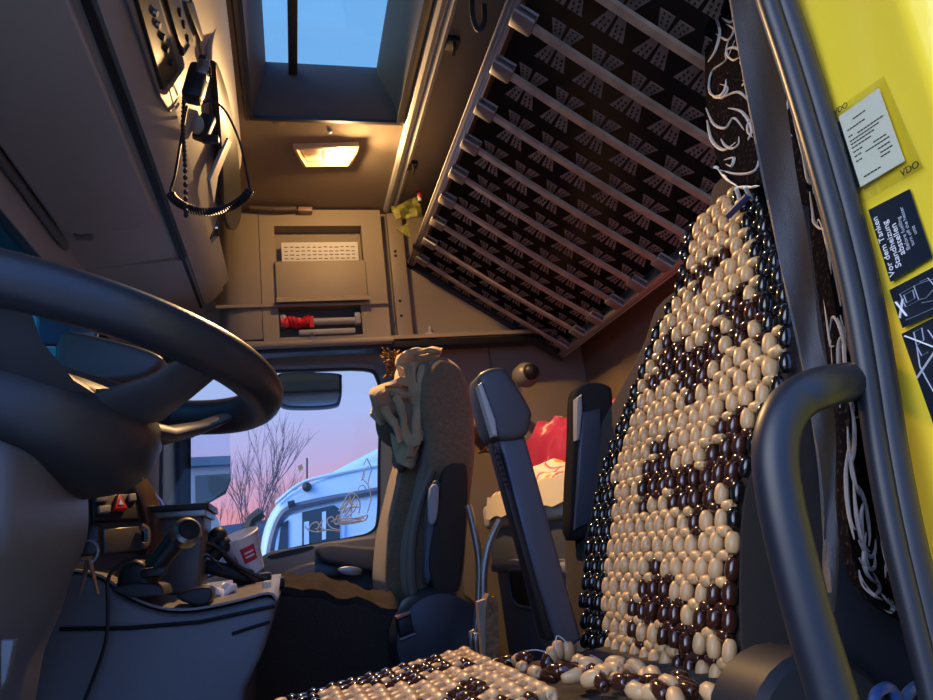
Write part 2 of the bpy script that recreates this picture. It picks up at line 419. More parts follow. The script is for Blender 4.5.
# fascia with slots : plane through the two profile points
P0, n0 = V((-.151, 1, 1.537)), V((.125, 0, -.047)).normalized()
def fas(px, py, k=0): return onp(px, py, P0, n0)+n0*k
def quadpanel(name, pts, k0, k1, m, par, bev=.002):
    b = B(); a = [fas(x, y, k0) for x, y in pts]; b.prism(a, n0*(k1-k0), bev=bev); return b.build(name, m, par)
b = B(); a = [fas(x, y, -.001) for x, y in ((122, -10), (158, 97), (168, 112), (195, 62), (176, -10))]; b.prism(a, n0*.006, bev=.002); b.build('switch_fascia', mat('fascia metal', (.20, .18, .15), .5), oc)
r1 = quadpanel('radio_slot', [(128, -6), (157, 88), (173, 68), (150, -6)], .004, .012, black, oc)
for k, (px, py) in enumerate(((146, 10), (149, 22), (154, 34), (158, 46), (163, 60))):
    p = fas(px, py, .011); b = B(); b.lathe(p, n0, [(0, .006), (.006, .005)], 10); b.build('knob', dchrome if k < 2 else black, r1)
r2 = quadpanel('radio_slot', [(158, -6), (177, 54), (187, 38), (172, -6)], .004, .012, black, oc)
for px, py in ((172, 10), (176, 22), (180, 36)):
    p = fas(px, py, .011); b = B(); b.box(p, (.008, .014, .008), bev=.002); b.build('switch', black, r2)
quadpanel('slot_strip', [(180, 0), (196, 40), (199, 36), (188, 0)], .004, .010, black, oc)
b = B(); pts = [fas(x, y, .012) for x, y in ((214, -4), (212, 8), (206, 28), (203, 42), (203, 56))]; b.tube(cr(pts, 4, False), .006, 8); b.build('trim_ridge', lgrey, oc)
# bulged cover right of the slots
b = B(); g = []
for i in range(9):
    y = .5+i*1.22/8; row = []
    for j in range(7):
        t = j/6; z = 1.605+t*.143; bul = .026*math.sin(PI*min(1, t*1.0))**.7*(math.sin(PI*min(1, (i+.6)/9.0))**.4)
        row.append(V((-.1255+(z-1.605)*.235+bul, y, z)))
    g.append(row)
b.sheet(g, .004); b.build('bulged_cover', lgrey, oc)
b = B(); b.prism(cr([fas(x, y, .012) for x, y in ((203, 57), (213, 78), (222, 112), (230, 160), (233, 212), (225, 228), (216, 214), (212, 160), (207, 100))], 3), n0*.012, bev=.003); b.build('side_recess', black, oc)
b = B(); b.prism([fas(x, y, .02) for x, y in ((197, 176), (216, 134), (220, 138), (206, 172), (202, 200))], n0*.008, bev=.002); b.build('bracket', lgrey, oc)
# open shelf at the far end
b = B()
b.prism([V((-.196, 1.74, 1.447)), V((-.15, 1.74, 1.50)), V((-.20, 1.74, 1.50))], (0, .30, 0)); b.build('shelf_lip', lgrey, oc)
b = B(); b.prism([V((-.168, 1.725, 1.49)), V((-.092, 1.725, 1.749)), V((-.30, 1.725, 1.749)), V((-.27, 1.725, 1.5))], (0, .012, 0)); b.build('end_panel', black, oc)
b = B(); b.box((-.285, 1.9, 1.6), (.01, .34, .24)); b.build('recess_back', black, oc)

# microphone and cords
mp_ = at(196, 84, Y=1.13)
mi = thing('handheld_microphone', 'black handheld radio microphone clipped to the overhead console', 'microphone', tuple(mp_))
e1 = (at(201, 62, Y=1.13)-at(188, 106, Y=1.13)).normalized()
e2 = V((0, 1, 0)).cross(e1).normalized(); rotm = Matrix((e2, V((0, 1, 0)), e1)).transposed()
b = B(); b.box(mp_, (.034, .036, .072), bev=.009, rot=rotm); b.build('body', black, mi)
b = B(); b.box(mp_+e2*-.0+V((.014, -.012, .02)), (.02, .026, .03), bev=.003, rot=rotm)
for i in range(3):
    for j in range(3): b.box(mp_+V((.025, -.012+.007*(j-1)*1, .02+.008*(i-1))), (.004, .003, .004), 1)
b.build('grille', [dchrome, black], mi)
b = B(); b.box(mp_+e1*.05, (.014, .02, .016), bev=.004, rot=rotm); b.build('push_button', black, mi)
# coiled cord : helix along a drooping path
path = cr(ats([(187, 106), (181, 140), (175, 175), (171, 194), (184, 206), (205, 212), (228, 208), (244, 198), (250, 190)], Y=1.2), 10, False)
def helix(path, r, pitch, k=10):
    L_ = [0]
    for a, c_ in zip(path, path[1:]): L_.append(L_[-1]+(c_-a).length)
    n = int(L_[-1]/pitch*k); outp = []; j = 0
    for i in range(n):
        s = L_[-1]*i/n
        while L_[j+1] < s: j += 1
        t = (s-L_[j])/max(1e-9, L_[j+1]-L_[j]); p = path[j].lerp(path[j+1], t); d = (path[j+1]-path[j]).normalized()
        u = d.cross(V((0, 1, 0))).normalized(); q = d.cross(u)
        a = 2*PI*i/k; outp.append(p+u*r*math.cos(a)+q*r*math.sin(a))
    return outp
half = int(len(path)*.38)
b = B(); b.tube(helix(path[half:], .0068, .0042, 8), .0018, 5); b.tube(path[:half+1], .0025, 6); cc = b.build('coiled_cord', black)
tag(cc, 'black coiled cord drooping below the radio microphone', 'cord')
b = B(); b.tube(cr(ats([(250, 190), (246, 170), (239, 140), (226, 112), (212, 101), (200, 104)], Y=1.2), 6, False), .0022, 6); b.build('straight_lead', black, None); o = bpy.data.objects['straight_lead']; tag(o, 'thin black lead looping up to the microphone', 'lead')
b = B(); pts = cr(ats([(184, 98), (183, 130), (185, 165), (186, 215)], Y=1.17), 8, False)
for p in pts: b.ell(p, (.0042, .0042, .0055), seg=6, rings=4)
tag(b.build('beaded_chain', black), 'black beaded chain hanging straight down beside the microphone', 'chain')
b = B(); p = at(204, 128, Y=1.3); b.box(p, (.03, .02, .06), bev=.006, rot=Matrix.Rotation(.35, 3, 'Y')); b.box(p+V((.012, -.008, -.03)), (.034, .018, .014), bev=.004); mc_ = b.build('microphone_holder', black); tag(mc_, 'black plastic holder clip just below the microphone', 'holder')
b = B(); b.ell(p+V((-.012, -.012, .0)), (.014, .01, .022)); b.build('clip_pad', lgrey, mc_)

# ------------------------------------------------------------------ side cabinet over the passenger door
YC = 2.06
cb = thing('side_cabinet', 'grey storage cabinet over the passenger door with a document pocket and grab recess', 'cabinet', (.1, 2.1, 1.3))
def yc(px, py, d=0): return at(px, py, Y=YC)+V((0, d, 0))
def W(px, py): q = at(px, py, Y=YC); return q.x, q.z
xl, xr = W(238, 280)[0], W(386, 280)[0]
xn0, zt1 = W(274, 226); xn1, _ = W(361, 226); _, zp0 = W(318, 262); _, zp1 = W(318, 300)
_, zb = W(300, 344); zt = CZ-.01; _, zn2t = W(318, 305); _, zn2b = W(318, 336); xm0 = W(279, 320)[0]; xm1 = W(362, 320)[0]
b = B()
def fp(x0, x1, z0, z1, y0=YC, y1=2.13): b.box(((x0+x1)/2, (y0+y1)/2, (z0+z1)/2), (x1-x0, y1-y0, z1-z0))
fp(xn0-.045, xn0, zp1, zt); fp(xn1, xr, zp1, zt); fp(xn0, xn1, zt1, zt); fp(xn0, xn1, zp1, zt1, YC+.05)
fp(xn0-.045, xm0, zb, zp1); fp(xm1, xr, zb, zp1); fp(xm0, xm1, zn2t, zp1); fp(xm0, xm1, zb, zn2b); fp(xm0, xm1, zn2b, zn2t, YC+.045)
b.build('body', tan, cb)
b = B(); xs = xn0-.047       # rounded left panel turning into the recess
pr = [V((xs, YC, 0)), V((xs-.05, YC+.002, 0)), V((xs-.09, YC+.008, 0)), V((xs-.115, YC+.03, 0)), V((xs-.125, YC+.07, 0)), V((xs, YC+.07, 0))]
b.prism([q+V((0, 0, zb+.02)) for q in pr], (0, 0, zt-zb-.02), bev=.002); b.build('corner_panel', tan, cb)
b = B(); b.prism([V((xs-.13, YC-.01, zp1-.01)), V((xr, YC-.01, zp1-.012)), V((xr, YC+.03, zp1-.002)), V((xs-.13, YC+.03, zp1))], (0, 0, -.012), bev=.004)
b.prism([V((xs-.15, YC-.012, zb-.01)), V((xr+.005, YC-.012, zb-.01)), V((xr+.005, YC+.04, zb-.01)), V((xs-.15, YC+.04, zb-.01))], (0, 0, .02), bev=.008); b.build('lower_ledge', tan, cb)
b = B(); b.prism([V((xn0-.003, YC-.012, zp0)), V((xn1+.003, YC-.012, zp0)), V((xn1+.003, YC-.012, zp1-.004)), V((xn0-.003, YC-.012, zp1-.004))], (0, .012, 0), bev=.004)
b.prism([V((xn0-.003, YC-.03, zp1-.004)), V((xn1+.003, YC-.03, zp1-.004)), V((xn1+.003, YC, zp1+.016)), V((xn0-.003, YC, zp1+.016))], (0, 0, -.01)); b.build('pocket', tan, cb)
b = B(); b.box((.5*(xm0+xm1), YC+.043, .5*(zn2t+zn2b)), (xm1-xm0-.004, .004, zn2t-zn2b-.004)); b.build('grab_recess', mat('recess shadow plastic', (.10, .09, .075), .6), cb)
zb_ = W(320, 320)[1]
b = B(); b.tube([(xm0+.004, YC+.012, zb_), (xm1-.004, YC+.012, zb_-.002)], .011, 10)
for x in (xm0+.012, xm1-.012): b.box((x, YC+.014, zb_+.004), (.02, .03, .04), bev=.006)
b.build('grab_handle', lgrey, cb)
b = B(); b.box((xm0+.14, YC+.012, zn2b+.012), (.17, .04, .018), bev=.006); b.build('rest_pad', lgrey, cb)
# booklet, ribbon, flat tube on top
p0, p1 = yc(281, 241, .02), yc(358, 241, .02)
bk = thing('document_booklet', 'printed paper booklet standing in the cabinet pocket', 'booklet', tuple((p0+p1)/2+V((0, 0, -.06))))
b = B(); b.box(((p0.x+p1.x)/2, YC+.02, p0.z-.04), (p1.x-p0.x, .008, .085), bev=.001); b.build('pages', paper, bk)
b = B()
for i in range(13):
    for k in range(4):
        x = p0.x+.014+i*(p1.x-p0.x-.03)/12; b.box((x, YC+.0155, p0.z-.014-k*.013-.002*R.random()), (.009+.004*R.random(), .0008, .0025))
b.build('print_lines', ink, bk)
rb = thing('red_ribbon', 'red tape wrapped around the grab handle with a hanging end', 'ribbon', (xm0+.05, YC, zb_))
b = B(); xa = W(282, 318)[0]; xb = W(311, 320)[0]
for i in range(7):
    x = xa+(xb-xa)*i/7; b.tube([V((x+.006*math.cos(t)*.3+t*.0012, YC+.012+.0145*math.cos(t), zb_+.0145*math.sin(t))) for t in (2*PI*k/12 for k in range(13))], .0065, 6, flat=.6)
b.wobble(.008, 45, 3).build('wrap', tape, rb)
b = B(); xe = W(312, 325)[0]; g = [[V((xe-.006, YC-.004, zb_+.012-k*.009)), V((xe+.006, YC-.006, zb_+.012-k*.009))] for k in range(5)]; b.sheet(g, .002); b.build('loose_end', tape, rb)
kk = yc(312, 337, -.012); b = B(); b.tube([kk+V((.006*math.cos(t), 0, .007*math.sin(t)+.004)) for t in (2*PI*k/12 for k in range(12))], .0018, 6, closed=True); b.box(kk+V((.002, 0, -.01)), (.005, .003, .016)); b.build('key_ring', dchrome, rb)
b = B(); b.tube(cr([yc(250, 211, -.02), yc(275, 213, -.024), yc(296, 212, -.02)], 4, False), .011, 8, flat=.7); wl = b.build('rolled_wrapper', mat('crumpled wrapper', (.10, .07, .05), .5, bump=1, bscale=90)); tag(wl, 'crumpled brown wrapper lying on top of the side cabinet', 'wrapper')
b = B(); b.box(yc(305, 213, -.015), (.045, .03, .016), bev=.004); tag(b.build('small_packet', mat('packet', (.24, .15, .12), .5)), 'small dark packet beside the rolled wrapper on the side cabinet', 'packet')

# wall hook, hanging packets
q = at(430, 338, Y=2.11)
hk = thing('coat_hook', 'small plastic coat hook on the tan wall above the door', 'coat hook', tuple(q))
b = B(); b.lathe(q, (0, -1, 0), [(0, .022), (.008, .02), (.012, .012), (.03, .010), (.034, .004)], 16); b.build('base', lgrey, hk)
b = B(); b.tube([q+V((0, -.01, .0)), q+V((0, -.014, .02)), q+V((0, -.01, .035))], .005, 8); b.build('prong', lgrey, hk)
q = at(409, 214, Y=1.95)
fr = thing('air_freshener', 'yellow green foil packet hanging by the front edge of the upper bunk', 'air freshener', tuple(q))
b = B(); g = []
for i in range(6):
    g.append([at(391+j*5.2+i*1.1, 206+i*3.2-j*1.6+2*math.sin(i*2+j), Y=1.95)+V((0, .008*math.sin(j*1.7+i), 0)) for j in range(6)])
b.sheet(g, .002); b.build('packet', green, fr)
b = B(); b.prism(ats([(396, 229), (409, 222), (410, 238)], Y=1.95), (0, .004, 0)); b.build('torn_corner', green, fr)
q = at(418, 190, Y=1.95); b = B(); b.tube(cr(ats([(416, 180), (418, 190), (420, 198)], Y=1.95), 4, False), .007, 8); hg = b.build('hanging_tag', red); tag(hg, 'small red and white tag hanging above the foil packet', 'tag')
b = B(); b.tube(ats([(419, 196), (420, 201)], Y=1.95), .006, 8); b.build('white_tip', white, hg)
b = B(); b.tube(cr(ats([(417, 181), (424, 172), (431, 168)], Y=1.95), 4, False), .0015, 5); b.build('cord', black, hg)
for n_, (px, py) in enumerate(((452, 40), (412, 163))):
    p = at(px, py, Z=CZ); b = B(); b.box(p+V((0, 0, -.008)), (.03, .035, .016), bev=.004); b.tube([p+V((0, -.012, -.012)), p+V((0, -.012, -.03)), p+V((0, .005, -.036))], .004, 6)
    tag(b.build('ceiling_hook', black), ('dark hook on the ceiling level with the roof hatch', 'dark hook on the ceiling near the hanging tag')[n_], 'hook')
b = B(); b.tube(cr(ats([(472, 0), (473, 18), (478, 30), (484, 22), (484, 4)], Y=1.1), 5, False), .003, 6, flat=2); tag(b.build('strap_loop', blackm), 'dark strap loop hanging by the raised edge of the upper bunk', 'strap')

# ------------------------------------------------------------------ passenger door
YD = 2.2
d1 = struct(thing('door_1', 'passenger door with window seen across the cab', 'door', (0, YD, .1)))
win = cr([at(x, y, Y=YD) for x, y in ((160, 404), (166, 385), (196, 372), (300, 368), (366, 367), (379, 376), (382, 400), (381, 460), (380, 515), (374, 532), (350, 539), (290, 550), (225, 572), (170, 590), (158, 570), (158, 500))], 4)
cx_ = sum(p.x for p in win)/len(win); cz_ = sum(p.z for p in win)/len(win)
def outr(p, x0, x1, z0, z1):
    dx, dz = p.x-cx_, p.z-cz_
    t = min((x1-cx_)/dx if dx > 1e-6 else (x0-cx_)/dx if dx < -1e-6 else 9, (z1-cz_)/dz if dz > 1e-6 else (z0-cz_)/dz if dz < -1e-6 else 9)
    return V((cx_+dx*t, YD, cz_+dz*t))
outer = [outr(p, -.62, .50, .12, 1.295) for p in win]
off = V((0, .04, 0)); 
def sc2(ps, k, dy): return [V((cx_+(p.x-cx_)*k, p.y+dy, cz_+(p.z-cz_)*k)) for p in ps]
b = B(); b.loft([[p+off for p in outer], [p-off*.4 for p in outer], sc2(win, 1.10, -.016), sc2(win, 1.04, -.008), sc2(win, 1.0, .012), [p+off for p in win]], loop=True); b.build('door_panel', mat('door trim', (.16, .155, .15), .45), d1)
b = B(); b.loft([sc2(win, 1.0, .014), sc2(win, .975, .016), sc2(win, .975, .03), sc2(win, 1.0, .03)], loop=True); b.build('window_seal', black, d1)
b = B(); b.prism(sc2(win, .99, .026), (0, .004, 0)); b.build('window_pane', pane, d1)
# door card: sweeping rest, slot, dark armrest, handle
YA = 2.08
b = B(); b.prism(cr(ats([(262, 556), (300, 547), (345, 539), (392, 535), (398, 552), (395, 590), (350, 590), (300, 600), (268, 590)], Y=YA+.03), 3), (0, .11, 0), bev=.012); b.build('door_rest', mat('door rest', (.15, .15, .155), .45), d1)
b = B(); b.prism(cr(ats([(268, 556), (285, 551), (312, 546), (310, 550), (288, 556), (272, 559)], Y=YA+.029), 3), (0, .004, 0)); b.build('rest_slot', black, d1)
b = B(); b.prism(cr(ats([(316, 549), (330, 543), (362, 546), (392, 549), (396, 566), (385, 574), (358, 570), (342, 566), (322, 562)], Y=YA-.04), 3), (0, .11, 0), bev=.012); b.build('armrest', mat('door armrest', (.06, .06, .065), .5), d1)
b = B(); b.prism(cr(ats([(280, 575), (310, 562), (345, 563), (350, 575), (310, 580), (278, 590)], Y=YA), 3), (0, .04, 0), bev=.01); b.build('pull_scoop', mat('door scoop', (.10, .10, .105), .4), d1)
b = B(); b.prism(cr(ats([(338, 568), (350, 566), (362, 569), (360, 576), (348, 576), (339, 573)], Y=YA-.045), 3), (0, .02, 0), bev=.004); b.build('door_handle', dchrome, d1)
b = B(); b.box((.0, YD-.09, .38), (.80, .08, .36), bev=.03); b.build('door_bin', blackm, d1)
b = B(); pp = at(394, 505, Y=YD-.03); b.lathe(pp, (0, -1, 0), [(0, .012), (.01, .010), (.012, .003)], 12); b.build('lock_button', black, d1)
# etched decal on the pane : sailing ship and scrolls
YS = YD+.024
dc = thing('window_decal', 'white line decal of a sailing ship and scrolls on the passenger window', 'decal', tuple(at(345, 505, Y=YS)))
def strokes(lines, r):
    b = B()
    for l_ in lines: b.tube(cr(ats(l_, Y=YS), 4, False), r, 5, flat=.4)
    return b
def dz(L_): return [[(300+x/7.0, 450+y/7.0) for x, y in l] for l in L_]
strokes(dz([[(270, 430), (300, 380), (345, 305), (395, 320), (420, 380), (410, 450)], [(280, 460), (320, 400), (350, 330)], [(300, 470), (345, 420), (370, 350), (385, 320)], [(330, 470), (375, 430), (400, 380)], [(290, 420), (330, 370), (380, 380)], [(300, 440), (350, 400), (410, 400)], [(355, 470), (360, 400), (345, 310)]]), .0026*2.2).build('sails', decal, dc)
strokes(dz([[(240, 490), (300, 480), (400, 475), (470, 455), (455, 490), (380, 510), (290, 520), (245, 515), (240, 490)], [(260, 500), (340, 495), (450, 475)], [(260, 510), (340, 508), (430, 492)], [(240, 515), (265, 455), (275, 490)]]), .0026*2.2).build('hull', decal, dc)
strokes(dz([[(35, 530), (60, 560), (120, 575), (180, 560), (280, 570)], [(60, 560), (80, 520), (120, 505), (130, 540), (105, 555)], [(120, 575), (140, 520), (160, 490)], [(180, 560), (150, 545), (130, 520)], [(280, 560), (220, 545), (190, 505), (200, 475), (230, 470), (235, 495), (215, 500)]]), .0052).build('lower_scroll', decal, dc)
strokes(dz([[(405, 290), (415, 255), (450, 250), (460, 280)], [(470, 440), (495, 350), (490, 280), (475, 240), (490, 170), (500, 130), (470, 60)], [(475, 240), (440, 200), (450, 150), (480, 110)], [(445, 105), (465, 60)], [(425, 215), (450, 180), (445, 150)]]), .0042).build('upper_scroll', decal, dc)

# pillars and windscreen
b = B(); b.tube([(-.46, 2.14, 1.42), (-.56, 2.12, 1.0), (-.66, 2.1, .6)], [.055, .06, .07], 10); b.tube([(-.66, .34, 1.4), (-.82, .34, .7)], .04, 10); struct(b.build('trim_4', grey))
b = B(); b.sheet([[V((-.49, y, 1.36)), V((-.90, y, .60))] for y in (.34, .8, 1.3, 1.8, 2.1)], .006); w1 = struct(b.build('window_1', wpane))
b = B(); b.box((-.485, 1.2, 1.345), (.03, 1.8, .03), bev=.006); b.build('window_frame', black, w1)

# ------------------------------------------------------------------ outside
gr_ = struct(B().box((0, 20, -1.42), (160, 140, .04)).build('ground', asph))
# mirrors on the passenger door
mr_ = thing('door_mirror', 'tall passenger door mirror in a dark housing', 'mirror', (-.35, 2.4, .85))
Pm, nm = at(212, 470, Y=2.42), V((.8, -.6, 0))
gl = [onp(x, y, Pm, nm) for x, y in ((191, 428), (228, 425), (230, 432), (230, 478), (226, 490), (212, 500), (191, 506))]
b = B(); b.prism(gl, -nm*.006); b.build('mirror_glass', mirr, mr_)
hs = [onp(x, y, Pm-nm*.008, nm) for x, y in ((176, 425), (231, 422), (233, 480), (228, 494), (212, 503), (178, 508))]
b = B(); b.prism(hs, -nm*.07, bev=.015); b.build('housing', black, mr_)
b = B(); b.tube([(-.30, 2.42, .9), (-.45, 2.3, .86), (-.52, 2.22, .86)], .016, 8); b.tube([(-.30, 2.44, 1.12), (-.46, 2.3, 1.2), (-.5, 2.2, 1.2)], .016, 8); b.build('arm', black, mr_)
wm = thing('wide_mirror', 'small round wide-angle mirror below the tall door mirror', 'mirror', (-.25, 2.42, .75))
wg = cr([onp(x, y, Pm, nm) for x, y in ((197, 512), (212, 512), (219, 522), (219, 536), (212, 545), (197, 545))], 4); 
b = B(); b.prism(wg, -nm*.006); b.build('mirror_glass', mirr, wm)
b = B(); b.prism([p-nm*.008+(p-Pm).normalized()*.0 for p in wg], -nm*.04, bev=.01); b.build('housing', black, wm)
km = thing('kerb_mirror', 'dark kerb mirror hanging outside the top of the passenger window', 'mirror', tuple(at(311, 372, Y=2.4)))
kq = cr(ats([(276, 375), (300, 372), (338, 373), (342, 380), (341, 400), (334, 406), (305, 408), (282, 406), (276, 395)], Y=2.38), 4)
b = B(); b.prism(kq, (0, .05, 0), bev=.012); b.build('housing', black, km)
cxk = sum(kq, V())/len(kq)
b = B(); b.prism([cxk+(p-cxk)*.9+V((0, -.004, 0)) for p in kq], (0, .006, 0)); b.build('mirror_glass', dmirr, km)
b = B(); b.tube([cxk+V((0, .03, .04)), cxk+V((0, .03, .15))], .02, 8); b.build('arm', black, km)

tk = thing('white_truck', 'white truck cab parked outside beyond the passenger window', 'truck', (.6, 5, -1.4))
YT = 4.3
cab = cr(ats([(258, 600), (259, 560), (264, 528), (275, 506), (290, 492), (320, 478), (350, 462), (385, 444)], Y=YT), 3, False)+[V((2.6, YT, 1.55)), V((2.6, YT, .2)), V((-.15, YT, .1))]
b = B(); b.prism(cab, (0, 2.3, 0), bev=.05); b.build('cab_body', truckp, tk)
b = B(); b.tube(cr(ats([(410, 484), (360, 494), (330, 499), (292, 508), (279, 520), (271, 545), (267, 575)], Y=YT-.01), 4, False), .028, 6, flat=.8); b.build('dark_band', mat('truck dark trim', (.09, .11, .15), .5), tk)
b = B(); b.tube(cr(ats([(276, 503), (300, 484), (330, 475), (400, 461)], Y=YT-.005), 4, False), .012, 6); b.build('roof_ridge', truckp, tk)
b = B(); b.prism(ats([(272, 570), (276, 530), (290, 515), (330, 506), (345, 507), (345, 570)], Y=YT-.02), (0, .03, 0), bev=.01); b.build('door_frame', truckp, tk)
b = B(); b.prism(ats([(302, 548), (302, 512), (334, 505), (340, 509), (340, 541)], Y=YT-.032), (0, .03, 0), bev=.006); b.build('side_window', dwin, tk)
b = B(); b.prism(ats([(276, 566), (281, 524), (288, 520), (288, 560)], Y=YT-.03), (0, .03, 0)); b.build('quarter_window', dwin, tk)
for x0, x1, y0, y1 in ((304, 309, 522, 546), (322, 326, 512, 540)):
    b = B(); b.prism(ats([(x0, y1), (x0, y0), (x1, y0-1), (x1, y1-1)], Y=YT-.036), (0, .01, 0)); b.build('window_curtain', truckp, tk)
b = B(); b.tube(ats([(307, 487), (307, 458)], Y=YT), .006, 6); b.ell(at(307, 487, Y=YT-.02), (.028, .028, .028)); b.build('antenna', black, tk)
b = B(); b.tube(ats([(262, 512), (252, 520), (249, 528)], Y=YT+.1), .035, 8); b.tube(ats([(288, 505), (295, 503)], Y=YT-.04), .02, 8); b.build('mirror_arm', black, tk)
b = B(); b.prism(ats([(298, 466), (302, 464), (303, 468), (299, 470)], Y=YT+.3), (0, .1, 0)); b.build('roof_light', mat('amber light', (.4, .18, .05), .4), tk)
# bare trees
def tree(px, base, Y, hgt, seed, label):
    rr = random.Random(seed); b = B()
    def br(p, d, L_, r, k):
        q = p+d*L_; m_ = p.lerp(q, .5)+V((rr.uniform(-.04, .04), 0, rr.uniform(-.02, .02)))*L_
        b.tube([p, m_, q], [r, r*.85, r*.65], 5)
        if k == 0: return
        for i in range(3 if k > 1 else 4):
            a = rr.uniform(-.6, .6); e = rr.uniform(-.4, .4)
            nd = (d+V((math.sin(a)*.85, math.sin(e)*.6, .12))).normalized()
            br(p.lerp(q, rr.uniform(.45, 1)), nd, L_*rr.uniform(.55, .8), r*.6, k-1)
    p = at(px, base, Y=Y); p.z = -1.4; br(p, V((rr.uniform(-.05, .05), 0, 1)), hgt, .032, 5)
    return tag(b.build('bare_tree', bark), label, 'tree', 'bare trees outside the window')
tree(240, 540, 11, 1.75, 3, 'leafless tree nearest the door mirror')
tree(270, 540, 16, 1.9, 8, 'leafless tree just left of the white truck')
tree(214, 540, 21, 1.9, 21, 'leafless tree partly behind the door mirror')
b = B(); b.prism([V((-24, 30, -1.4)), V((-24, 30, 1.9)), V((-12, 30, 2.0)), V((-6, 30, 2.2)), V((0, 30, 2.4)), V((6, 30, 2.6)), V((14, 30, 2.4)), V((14, 30, -1.4))], (0, 4, 0)); tag(b.build('hillside', hill), 'dark blue wooded hillside on the horizon under the pink sky', 'hill', kind='structure')
bd = thing('office_building', 'grey building reflected in the passenger door mirror', 'building', (16, 0, -1.4))
b = B(); b.box((17, .5, .8), (5, 14, 4.4)); b.build('wall', bldg, bd)
for k in range(3):
    for i in range(6):
        b = B(); b.box((14.48, -4.6+i*2.0, -.2+k*1.3), (.06, 1.3, .8)); b.build('window', dwin, bd)
b = B(); b.box((17, .5, 3.1), (5.4, 14.4, .2)); b.build('roof', hill, bd)

# ------------------------------------------------------------------ steering wheel and column
T = .246; RW = .215; WC = V((-.235, .78, .911))
wu, wv, wn = V((-math.cos(T), 0, math.sin(T))), V((0, math.cos(.045), -math.sin(.045))), V((math.sin(T), 0, math.cos(T)))
def wp(a, r, h=0): return WC+wu*(r*math.cos(a))+wv*(r*math.sin(a))+wn*h
sw = thing('steering_wheel', 'black leather steering wheel seen from below in the left of the cab', 'steering wheel', tuple(WC))
rimm = mat('perforated leather', (.02, .021, .026), .40)
nt_ = rimm.node_tree; vo = nt_.nodes.new('ShaderNodeTexVoronoi'); vo.inputs['Scale'].default_value = 240; vo.inputs['Randomness'].default_value = .05
tcn = nt_.nodes.new('ShaderNodeTexCoord'); nt_.links.new(tcn.outputs['Object'], vo.inputs['Vector'])
bu = nt_.nodes.new('ShaderNodeBump'); bu.inputs['Strength'].default_value = .12; bu.inputs['Distance'].default_value = .001
nt_.links.new(vo.outputs['Distance'], bu.inputs['Height']); nt_.links.new(bu.outputs['Normal'], nt_.nodes['Principled BSDF'].inputs['Normal'])
b = B(); b.tube([wp(2*PI*k/72, RW) for k in range(96)], .0225, 20, closed=True); b.build('rim', rimm, sw, sharp=180)
b = B(); rings = []
for h_, k in ((-.034, .2), (-.034, .62), (-.038, .82), (-.05, .95), (-.07, 1.0), (-.10, .95), (-.12, .8), (-.135, .5), (-.138, .1)):
    rings.append([wp(a, 1)-wu*math.cos(a)-wv*math.sin(a)+wu*(.125*k*math.cos(a))+wv*(.15*k*math.sin(a))+wn*h_ for a in (2*PI*j/36 for j in range(36))])
b.loft(rings); b.build('hub', mat('hub plastic', (.028, .029, .033), .45), sw)
for a0 in (PI*.5, PI*1.5, PI*.82, PI*1.18):
    b = B(); d = wu*math.cos(a0)+wv*math.sin(a0); s_ = wn.cross(d)
    rr = []; wide = 1.7 if a0 == PI*1.5 else 1
    for r_, hw, h_, th in ((.08, .055, -.055, .030), (.13, .042, -.05, .024), (.17, .03, -.03, .018), (.20, .026, -.008, .014)):
        rr.append([WC+d*r_+s_*(hw*wide*math.cos(q))+wn*(h_+th*.5*math.sin(q)) for q in (2*PI*k/14 for k in range(14))])
    b.loft(rr); b.build('spoke', mat('spoke plastic', (.05, .052, .058), .38), sw)
st = thing('steering_column', 'grey steering column shroud below the steering wheel', 'steering column', (-.25, .7, .3))
YS_ = .84
b = B(); b.prism(cr(ats([(-120, 440), (0, 452), (60, 466), (88, 478), (93, 500), (92, 540), (78, 574), (66, 612), (50, 650), (30, 720), (-60, 760), (-140, 720)], Y=YS_), 3), (0, -.24, 0), bev=.03, seg=4); b.build('shroud', grey, st)
b = B(); b.prism(ats([(0, 640), (14, 640), (6, 680), (0, 690)], Y=.596), (0, .01, 0), bev=.002); b.build('adjust_lever', grey, st)
b = B(); b.tube([WC-wn*.12, WC-wn*.30], .05, 14); b.build('column_tube', black, st)
b = B(); b.ell(at(91, 486, Y=.80), (.008, .012, .009)); b.build('stalk_knob', lgrey, st)
ky = thing('ignition_keys', 'keys dangling on a ring beside the steering column', 'keys', tuple(at(88, 560, Y=.84)))
b = B(); p = at(88, 552, Y=.84); b.tube([p+V((.010*math.cos(t), 0, .012*math.sin(t))) for t in (2*PI*k/14 for k in range(14))], .0015, 5, closed=True); b.build('ring', dchrome, ky)
for a, c_ in (((88, 560), (80, 595)), ((90, 560), (98, 594))):
    b = B(); b.tube(ats([a, c_], Y=.84), [.006, .0025], 6, flat=.4); b.build('key', dchrome, ky)
b = B(); b.box(at(85, 540, Y=.845), (.03, .012, .034), bev=.006); b.build('fob', black, ky)

